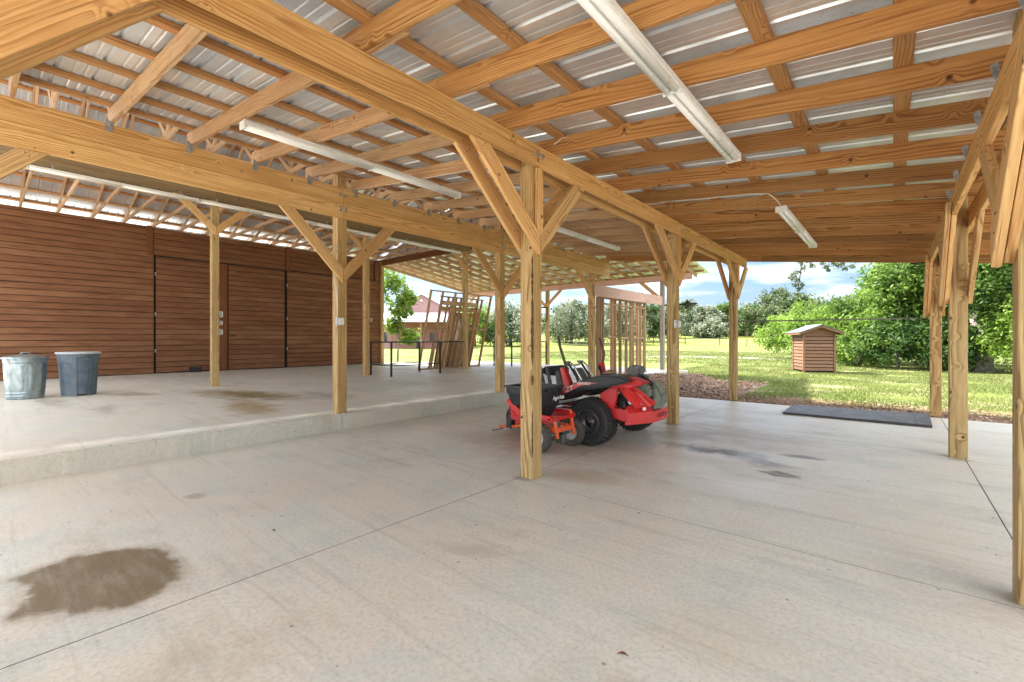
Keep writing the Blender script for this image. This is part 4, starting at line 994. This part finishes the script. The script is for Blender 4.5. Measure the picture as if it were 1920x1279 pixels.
wheel(sp_, 'wheel', (-3.0, 4.0, .165), .165, .10, MT['rubbertan'], MT['rimgrey'], False, .55, MT['rimgrey'])
wheel(sp_, 'wheel', (-2.90, 4.52, .165), .165, .10, MT['rubbertan'], MT['rimgrey'], False, .55, MT['rimgrey'])
tube('axle', [(-2.98, 4.06, .165), (-2.90, 4.46, .165)], .012, MT['steel'], sp_)
bm = bmesh.new()
add_prism(bm, [(-2.80, 4.42, .16), (-2.84, 4.42, .16), (-2.88, 4.42, .44), (-2.85, 4.42, .44)], (0, .03, 0)); add_prism(bm, [(-2.80, 4.09, .16), (-2.84, 4.09, .16), (-2.88, 4.09, .40), (-2.85, 4.09, .40)], (0, .03, 0))
add_box(bm, (-2.90, 4.08, .22), (-2.82, 4.46, .27)); add_box(bm, (-3.10, 4.12, .24), (-2.86, 4.16, .28)); add_box(bm, (-3.10, 4.36, .24), (-2.86, 4.40, .28))
bmesh.ops.bevel(bm, geom=list(bm.edges), offset=.004, segments=1, affect='EDGES'); link('frame', bm_to(bm, 'frame'), MT['orange'], sp_)
bm = bmesh.new()
add_prism(bm, [(-2.84, 4.0, .36), (-3.30, 4.0, .38), (-3.48, 4.0, .52), (-3.44, 4.0, .56), (-3.26, 4.0, .44), (-2.84, 4.0, .41)], (0, .03, 0)); add_prism(bm, [(-2.84, 4.46, .36), (-3.30, 4.46, .38), (-3.62, 4.46, .55), (-3.58, 4.46, .60), (-3.26, 4.46, .44), (-2.84, 4.46, .41)], (0, .03, 0))
add_box(bm, (-2.87, 4.0, .35), (-2.83, 4.5, .39))
bmesh.ops.bevel(bm, geom=list(bm.edges), offset=.004, segments=1, affect='EDGES'); link('hopper_cradle', bm_to(bm, 'hopper_cradle'), MT['red'], sp_)
tube('tongue', [(-2.95, 4.26, .26), (-3.4, 4.29, .20), (-3.86, 4.33, .13)], .016, MT['orange'], sp_)
bm = bmesh.new(); add_box(bm, (-3.72, 4.29, .14), (-3.64, 4.37, .24)); add_tube(bm, [(-3.68, 4.33, .12), (-3.70, 4.33, .42)], .007, 6); add_prism(bm, [(-3.84, 4.30, .10), (-3.84, 4.37, .10), (-3.98, 4.36, .06), (-3.98, 4.31, .06)], (0, 0, .012))
link('hitch', bm_to(bm, 'hitch'), MT['blackm'], sp_)
bm = bmesh.new(); add_tube(bm, [(-2.95, 4.26, .10), (-2.95, 4.26, .34)], .05, 12); add_box(bm, (-2.92, 4.22, .08), (-2.84, 4.32, .18)); link('gearbox', bm_to(bm, 'gearbox'), MT['enginegrey'], sp_)
lathe('spinner_disc', [(.11, 0), (.11, .008), (.001, .012)], MT['black'], sp_, (-3.05, 4.26, .20), n=20)

# ================================================================== GARDEN HUT
A_, B_, C_ = Vector((-3.24, 21.6, 0)), Vector((-2.65, 20.5, 0)), Vector((-1.73, 20.91, 0))
ex = (C_ - B_).normalized(); ey = Vector((-ex.y, ex.x, 0)); wI, dI = 1.02, 1.25
hut = empty('garden_hut', (-2.5, 21.2, 0), 'small brown slatted hut with a low metal gable roof standing on the lawn', 'hut')
def HP(x, y, z): return tuple(B_ + ex * x + ey * y + Vector((0, 0, z)))
bm = bmesh.new(); add_prism(bm, [HP(.03, .03, -.1), HP(wI - .03, .03, -.1), HP(wI - .03, dI - .03, -.1), HP(.03, dI - .03, -.1)], (0, 0, 1.55)); link('core', bm_to(bm, 'core'), MT['darkgap'], hut)
for k in range(11):
    z = .10 + .13 * k
    for nm, a, b, out in (('slat', HP(.04, 0, z), HP(wI - .04, 0, z), -ey), ('slat', HP(0, .04, z), HP(0, dI - .04, z), -ex), ('slat', HP(wI, .04, z), HP(wI, dI - .04, z), ex), ('slat', HP(.04, dI, z), HP(wI - .04, dI, z), ey)):
        board(nm, a, b, .022, .105, MT['hutwood'], hut, up=Vector((0, 0, 1)) - out * .18)
for x, y in ((0, 0), (wI, 0), (0, dI), (wI, dI)): board('corner_post', HP(x, y, -.05), HP(x, y, 1.50), .07, .07, MT['hutwood'], hut, up=ex)
plank('gable_board', [HP(.0, -.012, 1.44), HP(wI, -.012, 1.44), HP(wI, -.012, 1.52), HP(wI / 2, -.012, 1.74), HP(0, -.012, 1.52)], tuple(ey * .02), MT['hutwood'], hut, d=tuple(ex))
for s in (-1, 1):
    xe = wI / 2 + s * (wI / 2 + .22); zE = 1.50
    P4 = [HP(wI / 2, -.28, 1.78), HP(xe, -.28, zE), HP(xe, dI + .28, zE), HP(wI / 2, dI + .28, 1.78)]
    plank('roof_panel', P4 if s > 0 else P4[::-1], (0, 0, .018), MT['greenroof'], hut, d=tuple(ey), bev=0)
    board('rafter_trim', HP(wI / 2, -.24, 1.735), HP(xe, -.24, zE - .04), .03, .075, MT['hutwood'], hut)
    board('eave_board', HP(xe - s * .03, -.26, zE - .04), HP(xe - s * .03, dI + .26, zE - .04), .03, .08, MT['hutwood'], hut)
tube('ridge_cap', [HP(wI / 2, -.29, 1.79), HP(wI / 2, dI + .29, 1.79)], .03, MT['greenroof'], hut, 8)

# ================================================================== FIELD FENCE
fn = empty('field_fence', (-20, 74, 0), 'long wire field fence with thin wooden posts across the bright pasture', 'fence')
fp = [(-62, 62), (-56, 64), (-50, 66), (-45, 68), (-40, 70), (-35.6, 71.8), (-31, 73.5), (-26, 74.5), (-20.8, 74.9), (-16.5, 72.8), (-11.1, 63.6), (-6.5, 58), (-2, 55)]
fm = board_mesh('fence_post', 1.5, .12, .12, .01); fm.materials.append(MT['bark'])
for i, (x, y) in enumerate(fp):
    z = float(hgt(np.array(x), np.array(y))); tl = random.uniform(-.06, .06)
    board('fence_post', (x, y, z - .2), (x + tl, y, z + 1.15), .12, .12, MT['grey'], fn, me=fm)
for h in (.35, .7, 1.0):
    tube('wire', [(x, y, float(hgt(np.array(x), np.array(y))) + h) for x, y in fp], .012, MT['steel'], fn, 4)
fn2 = empty('yard_fence', (-40, 45, 0), 'low grey post and rail fence before the oaks by the house', 'fence')
prev = None
for k in range(14):
    x, y = -62 + k * 2.4, 47 + k * 1.35; board('fence_post', (x, y, -.2), (x, y, 1.1), .1, .1, MT['grey'], fn2)
    if prev:
        for h in (.45, .95): board('rail', (prev[0], prev[1], h), (x, y, h), .03, .09, MT['grey'], fn2, bev=0)
    prev = (x, y)

# ================================================================== HOUSES
hs = empty('metal_house', (-50, 40, 0), 'pinkish metal-sided house with a gable and a white porch roof behind the leaning frames', 'house')
fw = Vector((.764, .645, 0)); bk = Vector((-.645, .764, 0))      # image-right and away
O = Vector((-48.6, 36.4, 0))
def HS(a, b, z): return tuple(O + fw * a + bk * b + Vector((0, 0, z)))
bm = bmesh.new(); add_prism(bm, [HS(-3.2, 4, -.5), HS(-3.2, 4, 4.9), HS(1.0, 4, 7.4), HS(5.6, 4, 4.9), HS(5.6, 4, -.5)], tuple(bk * 14)); link('wall', bm_to(bm, 'wall'), MT['pinkmetal'], hs)
for s, e in ((-1, -3.7), (1, 6.1)): plank('roof', [HS(1.0, 3.6, 7.5), HS(e, 3.6, 4.72), HS(e, 18.4, 4.72), HS(1.0, 18.4, 7.5)], (0, 0, .12), MT['whiteroof'], hs, d=tuple(bk), bev=0)
plank('porch_roof', [HS(-5.4, .2, 3.5), HS(6.0, .2, 3.5), HS(6.0, 4, 4.6), HS(-4.6, 4, 4.6)], (0, 0, .35), MT['whiteroof'], hs, d=tuple(fw), bev=0)
bm = bmesh.new(); add_prism(bm, [HS(-8, 5, -.5), HS(-3.21, 5, -.5), HS(-3.21, 5, 3.4), HS(-8, 5, 3.4)], tuple(bk * 8)); link('wing', bm_to(bm, 'wing'), MT['palepink'], hs)
plank('roof', [HS(-8.4, 4.4, 3.3), HS(-3.2, 4.4, 3.3), HS(-3.2, 9, 4.9), HS(-8.4, 9, 4.9)], (0, 0, .12), MT['whiteroof'], hs, d=tuple(fw), bev=0)
bm = bmesh.new(); add_box(bm, (0, 0, 0), (0.001, .001, .001)); bm.free()
for a, w in ((-3.0, 8.4),): plank('brick_front', [HS(a, 3.92, -.4), HS(a + w, 3.92, -.4), HS(a + w, 3.92, 3.9), HS(a, 3.92, 3.9)], tuple(bk * .05), MT['brickred'], hs, d=tuple(fw), bev=0)
for a, z0, z1, w in ((-6.6, .9, 2.2, .9), (-5.0, .9, 2.2, .9), (.3, 0, 2.2, 1.0), (2.2, .9, 2.2, 1.1)):
    y = 4.97 if a < -3.5 else 3.86
    f_ = plank('window' if z0 else 'door', [HS(a, y, z0), HS(a + w, y, z0), HS(a + w, y, z1), HS(a, y, z1)], tuple(-bk * .05), MT['glass'], hs, d=tuple(fw), bev=0)
for a in (-5.0, -1.9, 1.6, 5.6): board('porch_post', HS(a, .5, -.3), HS(a, .5, 3.5), .16, .16, MT['brickred'], hs)
o = lathe('gable_lamp', [(.02, 0), (.18, .05), (.2, .2), (.02, .3)], MT['white'], hs, HS(1.0, 3.9, 6.5), n=12)
h2 = empty('far_house', (-26, 123, 2), 'distant pale pink house half hidden behind the far oaks', 'house')
zz = float(hgt(np.array(-25.4), np.array(122.5)))
O2 = Vector((-28.5, 119, zz))
def H2(a, b, z): return tuple(O2 + fw * a + bk * b + Vector((0, 0, z)))
bm = bmesh.new(); add_prism(bm, [H2(-1, 0, -1), H2(8, 0, -1), H2(8, 0, 1.9), H2(-1, 0, 1.9)], tuple(bk * 7)); link('wall', bm_to(bm, 'wall'), MT['palepink'], h2)
plank('roof', [H2(-1.6, -.5, 1.7), H2(8.6, -.5, 1.7), H2(7.6, 3.5, 3.4), H2(-.6, 3.5, 3.4)], (0, 0, .15), plain('pale_pink_roof', (.62, .48, .45), .7), h2, d=tuple(fw), bev=0)
plank('window', [H2(2, -.05, .2), H2(3.2, -.05, .2), H2(3.2, -.05, 1.3), H2(2, -.05, 1.3)], tuple(-bk * .05), MT['glass'], h2, d=tuple(fw), bev=0)

# ================================================================== TREES
def leaves(name, clumps, per, size, mat, parent, flat=.0, droop=0):
    """clumps: (x,y,z,r) ; per leaves each"""
    C = np.array([c[:3] for c in clumps]); Rr = np.array([c[3] for c in clumps]); n = per * len(C)
    idx = np.repeat(np.arange(len(C)), per)
    d = rng.normal(size=(n, 3)); d /= np.linalg.norm(d, axis=1)[:, None]
    rad_ = Rr[idx] * (rng.random(n) ** .45) * (1 + .18 * rng.normal(size=n))
    P = C[idx] + d * rad_[:, None]; P[:, 2] -= droop * rng.random(n) * Rr[idx]
    nn = d * .7 + rng.normal(size=(n, 3)) * .7 + np.array([0, 0, flat]); nn /= np.linalg.norm(nn, axis=1)[:, None]
    ref = rng.normal(size=(n, 3)); a = np.cross(nn, ref); a /= np.linalg.norm(a, axis=1)[:, None]; b = np.cross(nn, a)
    s = size * (.6 + .8 * rng.random(n))[:, None]
    V = np.stack([P - a * s, P - b * s * .45, P + a * s, P + b * s * .45], 1).reshape(-1, 3)
    me = fastmesh(name, V, n); return link(name, me, mat, parent)
def clumps_in(ell, m, rr):
    out = []
    for (cx_, cy_, cz_, rx, ry, rz) in ell:
        for _ in range(m):
            d = rng.normal(size=3); d /= np.linalg.norm(d); k = .35 + .62 * rng.random() ** .5
            out.append((cx_ + d[0] * rx * k, cy_ + d[1] * ry * k, cz_ + d[2] * rz * k, rr * (.6 + .8 * rng.random())))
    return out
def tree(name, label, x, y, ell, m, rr, per, size, mat, group=None, trunk=.25, th=2.0, tmat='trunk', cat='tree', mat2=None, droop=0, z0=None, flat=.3):
    z = float(hgt(np.array(x), np.array(y))) if z0 is None else z0
    o = empty(name, (x, y, z), label, cat, group)
    ell = [(x + e[0], y + e[1], z + e[2], e[3], e[4], e[5]) for e in ell]
    cl = clumps_in(ell, m, rr)
    nb = 1.75 if per > 45 and size < .2 else 1
    leaves('crown', cl, int(per * nb), size / nb ** .7, MT[mat], o, flat, droop)
    if mat2: leaves('crown', [c for c in clumps_in(ell, max(2, m // 2), rr)], int(per * nb / 2), size / nb ** .7, MT[mat2], o, flat, droop)
    top = (x + random.uniform(-.2, .2), y, z + th)
    tube('trunk', [(x, y, z - .2), (x + .05, y, z + th * .4), top], [trunk, trunk * .8, trunk * .6], MT[tmat], o, 10)
    for e in ell[:5]: tube('limb', [top, ((top[0] + e[0]) / 2, (top[1] + e[1]) / 2, (top[2] + e[2]) / 2 + .1), (e[0], e[1], e[2])], [trunk * .45, trunk * .3, trunk * .12], MT[tmat], o, 6)
    return o
GB = 'leafy bushes and trees at the right of the lawn'
tree('leafy_bush', 'bright yellow-green bush with arching sprays directly right behind the hut', -1.9, 30.5, [(0, 0, 1.8, 2.0, 1.8, 1.3), (-1.8, .5, 1.6, 1.4, 1.2, 1.2), (1.5, -.5, 1.5, 1.5, 1.2, 1.4)], 26, .55, 60, .15, 'leaf1', GB, .1, 1.2, mat2='leaf2', cat='bush')
tree('leafy_bush', 'small pale yellow-green bush left of the hut roof line, leftmost of the bright bushes', -4.6, 35.0, [(0, 0, 2.2, 2.0, 1.6, 1.6), (-1.5, 0, 1.4, 1.3, 1.2, 1.1)], 24, .5, 50, .14, 'leaf1', GB, .1, 1.2, cat='bush')
tree('leafy_tree', 'tall bright green tree with rounded crown rising behind the arching bush', -.4, 31.5, [(0, 0, 3.3, 1.9, 2.0, 1.3), (1.5, 0, 3.4, 1.9, 1.6, 1.9), (-1.3, 0, 2.3, 1.3, 1.5, 1.2), (1.2, .3, 4.6, 1.0, 1.2, .7)], 34, .55, 70, .15, 'leaf2', GB, .16, 2.2, mat2='leaf1')
tree('leafy_tree', 'large dense green tree seen left of the rearmost right post', 1.3, 27.5, [(0, 0, 4.0, 2.3, 2.0, 2.6), (.4, 0, 1.9, 2.2, 1.8, 1.6), (-1.0, 0, 4.2, 1.2, 1.3, 1.0), (1.5, .5, 5.6, 1.8, 1.6, 1.6), (-1.3, -.3, 2.9, 1.3, 1.2, 1.5)], 34, .55, 80, .14, 'leaf2', GB, .2, 2.0, mat2='leaf1')
tree('leafy_tree', 'dark green tree with thick pale trunk between the two right posts', 2.65, 25.6, [(.8, .2, 4.6, 2.0, 1.2, 2.0), (.2, -.7, 4.1, 1.0, .6, 1.0), (-.4, 1.4, 3.2, 1.3, 1.0, 1.6), (.05, -.8, 3.0, .7, .4, .7), (1.6, 1.2, 2.6, 1.6, 1.2, 2.0), (.6, 1.5, 6.4, 2.2, 1.6, 1.6)], 34, .5, 75, .13, 'leaf2', GB, .34, 2.4, 'trunkl', mat2='leafd')
tree('leafy_bush', 'bright green bush at the right edge behind the nearest post', 3.9, 24.6, [(0, 0, 1.7, 1.3, 1.1, 1.7), (.3, .6, 3.6, 1.5, 1.2, 1.5)], 34, .45, 80, .12, 'leaf1', GB, .1, 1.2, mat2='leaf2', cat='bush')
tree('leafy_bush', 'low dark green bush at the foot of the dense tree', .1, 25.8, [(0, 0, 1.0, 1.9, 1.0, 1.0), (1.6, -.4, .9, 1.2, .8, .9)], 30, .4, 80, .12, 'leafd', GB, .08, .8, mat2='leaf2', cat='bush')
tree('leafy_bush', 'low mid-green bush between the hut and the dense tree', -1.3, 27.2, [(0, 0, .8, 1.3, 1.0, .8)], 30, .35, 70, .11, 'leaf2', GB, .08, .8, mat2='leaf1', cat='bush')
tree('leafy_tree', 'tall dark tree filling the sky far right behind the others', 5.2, 31, [(0, 0, 5.0, 3.2, 2, 3.0), (-2, 0, 7.2, 2.5, 2, 2.0), (2, 0, 3, 3, 2, 2.8)], 34, .7, 70, .18, 'leaf2', GB, .3, 2.6, mat2='leafd')
# overhanging oak branch: a high limb of an oak rooted right of the frame
ov = empty('overhanging_oak', (3.2, 21.0, 0), 'thin oak branch with small dark leaves hanging below the eave against the sky', 'tree')
tube('trunk', [(5.4, 19.0, -.1), (5.2, 18.9, 3), (4.6, 18.7, 6.2)], [.32, .27, .2], MT['trunk'], ov, 12)
tube('limb', [(4.6, 18.7, 6.2), (2.4, 18.4, 7.2), (.2, 18.0, 7.0), (-1.4, 17.8, 6.0), (-2.1, 17.6, 4.6), (-2.35, 17.6, 3.6), (-2.45, 17.6, 2.8)], [.16, .12, .08, .05, .045, .02, .008], MT['trunk'], ov, 8)
tube('limb', [(-1.0, 17.8, 6.3), (-1.2, 18.1, 4.9), (-1.35, 18.2, 3.9), (-1.2, 18.4, 3.55)], [.035, .016, .01, .005], MT['trunk'], ov, 6)
cl = [(-2.42 + dx, 17.6 + dy, z, r) for dx, dy, z, r in ((.25, .1, 3.85, .12), (.32, .2, 3.68, .12), (.05, 0, 3.80, .12), (.10, .1, 3.62, .14), (-.02, 0, 3.50, .12), (-.12, -.1, 3.40, .12), (-.2, -.1, 3.28, .13), (-.05, 0, 3.22, .12), (-.1, 0, 3.08, .12), (.1, .05, 3.05, .09), (.02, 0, 2.92, .10), (-.02, 0, 2.75, .06))]
cl += [(-1.85 + dx, 18.0 + dy, z, r) for dx, dy, z, r in ((.05, 0, 3.75, .10), (.15, 0, 3.62, .11), (.3, .1, 3.72, .12), (.45, .15, 3.66, .12), (.55, .2, 3.72, .10), (.62, .3, 3.55, .10), (.8, .4, 3.62, .09), (.2, .1, 3.52, .07))]
cl += [(-1.0 + .4 * k, 17.9, 6.6 + .2 * math.sin(k), .3) for k in range(8)]
leaves('foliage', cl, 70, .036, MT['leaf3'], ov, 0)
tree('young_sapling', 'slim young tree with bright leaves at the end of the siding wall', -19.0, 13.6, [(-.2, -.2, 3.6, .7, .8, 1.0), (.1, .1, 2.7, .6, .6, .6), (-.3, -.1, 4.3, .6, .6, .6), (.45, .3, 3.3, .45, .4, .4), (.45, .4, 1.35, .38, .42, .32), (-.2, -.1, 1.9, .35, .35, .4)], 18, .24, 42, .085, 'leaf1', None, .05, 2.4, 'trunkl', mat2='leaf2')
GO = 'mossy oaks beyond the pasture'
oaks = [(-46, 54, 5.5, 'broad silvery mossy oak seen between the posts just left of the central post', 'leaf4', 4.2),
        (-52, 52, 6.5, 'pale green oak beside the pinkish house', 'leaf1', 4.0),
        (-41.5, 64.5, 6.4, 'huge grey-green mossy oak behind the mower levers', 'leaf4', 5.0),
        (-46.0, 70, 6.0, 'dark oak behind the central post', 'leaf3', 4.6),
        (-36.5, 70, 6.2, 'mossy oak seen through the stud partition', 'leaf4', 5.0),
        (-36.0, 80, 6.3, 'grey-green oak right of the stud partition', 'leaf3', 5.2),
        (-39.0, 96, 6.2, 'pale mossy oak left of the second centre post', 'leaf4', 5.2),
        (-38.5, 110, 7.2, 'tall rounded oak right of the second centre post', 'leaf3', 5.4),
        (-33.5, 108, 5.8, 'greyish oak in the middle of the far tree line', 'leaf4', 4.8),
        (-32.0, 118, 6.6, 'dark green oak left of the third centre post', 'leaf2', 4.8),
        (-25.2, 114, 6.0, 'green oak just right of the third centre post', 'leaf2', 4.6),
        (-19.8, 108, 8.6, 'tallest spreading oak above the distant pink house', 'leaf3', 6.4),
        (-14.8, 104, 7.4, 'wide oak behind the hut roof', 'leaf3', 5.8),
        (-9.6, 98, 6.6, 'oak between the hut and the bright bushes', 'leaf3', 5.0),
        (-29.8, 100, 3.0, 'small pale grey bushy tree low in the far tree line', 'leaf4', 2.6)]
for x, y, h, lab, mt_, r in oaks:
    h *= 1.14
    el = [(0, 0, h * .60, r, r, h * .36), (-r * .55, 0, h * .42, r * .6, r * .6, h * .34), (r * .6, 0, h * .45, r * .6, r * .6, h * .32), (r * .1, 0, h * .84, r * .55, r * .55, h * .2)]
    if x < -50: el = el[:3]
    near = y < 72
    tree('oak_tree', lab, x, y, el, 26, 1.0, 62, .22 if near else .27, mt_, GO, .35, h * .4, droop=.5, mat2='leafd' if mt_ != 'leaf1' else 'leaf2')
# the woodland further off reads as one dark mass
cl = []
for k in range(150):
    a = R(-62 + 95 * k / 150); d = 150 + 8 * rng.random(); x, y = d * math.sin(a), d * math.cos(a); z = float(hgt(np.array(x), np.array(y)))
    for q in range(3): cl.append((x + rng.normal() * 2, y + rng.normal() * 2, z + 1.0 + q * 2.0 + rng.random(), 2.2))
tag(leaves('distant_woodland', cl, 40, .55, MT['leaf3'], None), kind='stuff')

# ================================================================== MULCH, GRASS, LITTER
bm = bmesh.new(); N = 40; vs = []
for i in range(N + 1):
    row = []
    for j in range(N + 1):
        x = -7.6 + 5.2 * i / N; y = 10.2 + 4.6 * j / N
        b = math.exp(-(((x + 5.1) / 1.15) ** 2 + ((y - 12.8) / .8) ** 2)) * .22 + math.exp(-(((x + 4.2) / .5) ** 2 + ((y - 13.1) / .4) ** 2)) * .16
        e = min(1, min(i, N - i, j, N - j) / 6); z = -.05 + e * (b + .035 + random.uniform(0, .03))
        row.append(bm.verts.new((x, y, z)))
    vs.append(row)
for i in range(N):
    for j in range(N): bm.faces.new((vs[i][j], vs[i + 1][j], vs[i + 1][j + 1], vs[i][j + 1]))
tag(link('mulch_heap', bm_to(bm, 'mulch_heap', True), MT['mulch']), kind='stuff')
def scatter(name, X, Y, Z, size, mat, aspect=.5, upright=0.0):
    n = len(X); P = np.stack([X, Y, Z], 1)
    nn = rng.normal(size=(n, 3)) * np.array([.45, .45, .2]) + np.array([0, 0, 1]); nn /= np.linalg.norm(nn, axis=1)[:, None]
    ref = rng.normal(size=(n, 3)); a = np.cross(nn, ref); a /= np.linalg.norm(a, axis=1)[:, None]; b = np.cross(nn, a)
    s = size * (.5 + rng.random(n))[:, None]
    V = np.stack([P - a * s, P - b * s * aspect, P + a * s, P + b * s * aspect], 1).reshape(-1, 3)
    return tag(link(name, fastmesh(name, V, n), mat), kind='stuff')
def fallmat():
    t = NT('fallen_leaf_litter'); r = t.n('ShaderNodeNewGeometry').outputs['Random Per Island']
    t.base(t.ramp(r, [(0, (.10, .05, .03)), (.35, (.30, .16, .09)), (.7, (.42, .28, .18)), (1, (.55, .42, .30))])); t.rough(.8); return t.m
MT['fall'] = fallmat()
n = 5200; X = rng.uniform(-5.7, 3.2, n); Y = 9.88 + rng.random(n) ** 1.7 * 1.5
scatter('leaf_litter', X, Y, np.full(n, -.012) + rng.random(n) * .03, .022, MT['fall'])
n = 6500; X = rng.uniform(-7.3, -2.7, n); Y = rng.uniform(10.3, 14.6, n); b = np.exp(-(((X + 5.1) / 1.15) ** 2 + ((Y - 12.8) / .8) ** 2)) * .22 + np.exp(-(((X + 4.2) / .5) ** 2 + ((Y - 13.1) / .4) ** 2)) * .16
scatter('mulch_chips', X, Y, b + .02 + rng.random(n) * .02, .03, MT['fall'])
n = 330; X = rng.uniform(-5.6, 1.6, n); Y = rng.uniform(.6, 9.8, n)
scatter('floor_debris', X, Y, np.full(n, .003), .007, MT['fall'])
def grass(name, n, x0, x1, y0, y1, h, w):
    X = rng.uniform(x0, x1, n); Y = rng.uniform(y0, y1, n)
    keep = ~((X < -2.6) & (Y < 14.8)) & (np.sin(X * 2.1 + 1.3) * np.cos(Y * 1.7) + .9 * rng.random(n) > -.1) & (Y > 10.5 + .5 * np.sin(X * 3) + .7 * rng.random(n))
    X, Y = X[keep], Y[keep]; n = len(X); Z = hgt(X, Y)
    a = rng.random(n) * 6.283; hh = h * (.5 + rng.random(n)); lx, ly = rng.normal(size=n) * .5 * hh, rng.normal(size=n) * .5 * hh
    P = np.stack([X, Y, Z - .005], 1); s = np.stack([np.cos(a) * w, np.sin(a) * w, 0 * a], 1); top = P + np.stack([lx, ly, hh], 1)
    V = np.stack([P - s, P + s, top], 1).reshape(-1, 3)
    return tag(link(name, fastmesh(name, V, n, 3), MT['grass']), kind='stuff')
grass('grass', 90000, -7, 5.5, 10.4, 24, .045, .008)
grass('long_grass', 60000, -26, 5, 24, 48, .07, .018)
for (x, y, r, lab) in ((-.818, 1.646, 20, 'curled ochre-brown dry leaf on the concrete, nearest the camera'), (-3.086, 1.247, -10, 'thin dark brown dry leaf on the concrete left of the joint')):
    bm = bmesh.new(); prev = None
    for k in range(9):
        u = k / 8; w = .014 * math.sin(math.pi * min(.98, max(.03, u))) ** .8; x_ = -.035 + .07 * u; z_ = .004 + .012 * math.sin(math.pi * u)
        a = [bm.verts.new((x_, -w, z_ + .006)), bm.verts.new((x_, 0, z_)), bm.verts.new((x_, w, z_ + .005))]
        if prev:
            for i in range(2): bm.faces.new((prev[i], a[i], a[i + 1], prev[i + 1]))
        prev = a
    o = link('dry_leaf', bm_to(bm, 'dry_leaf', True), MT['leafbrown'], None, Matrix.Translation((x, y, 0)) @ Matrix.Rotation(R(r), 4, 'Z') @ Matrix.Scale(.6, 4)); tag(o, lab, 'leaf', 'dry leaves on the floor')
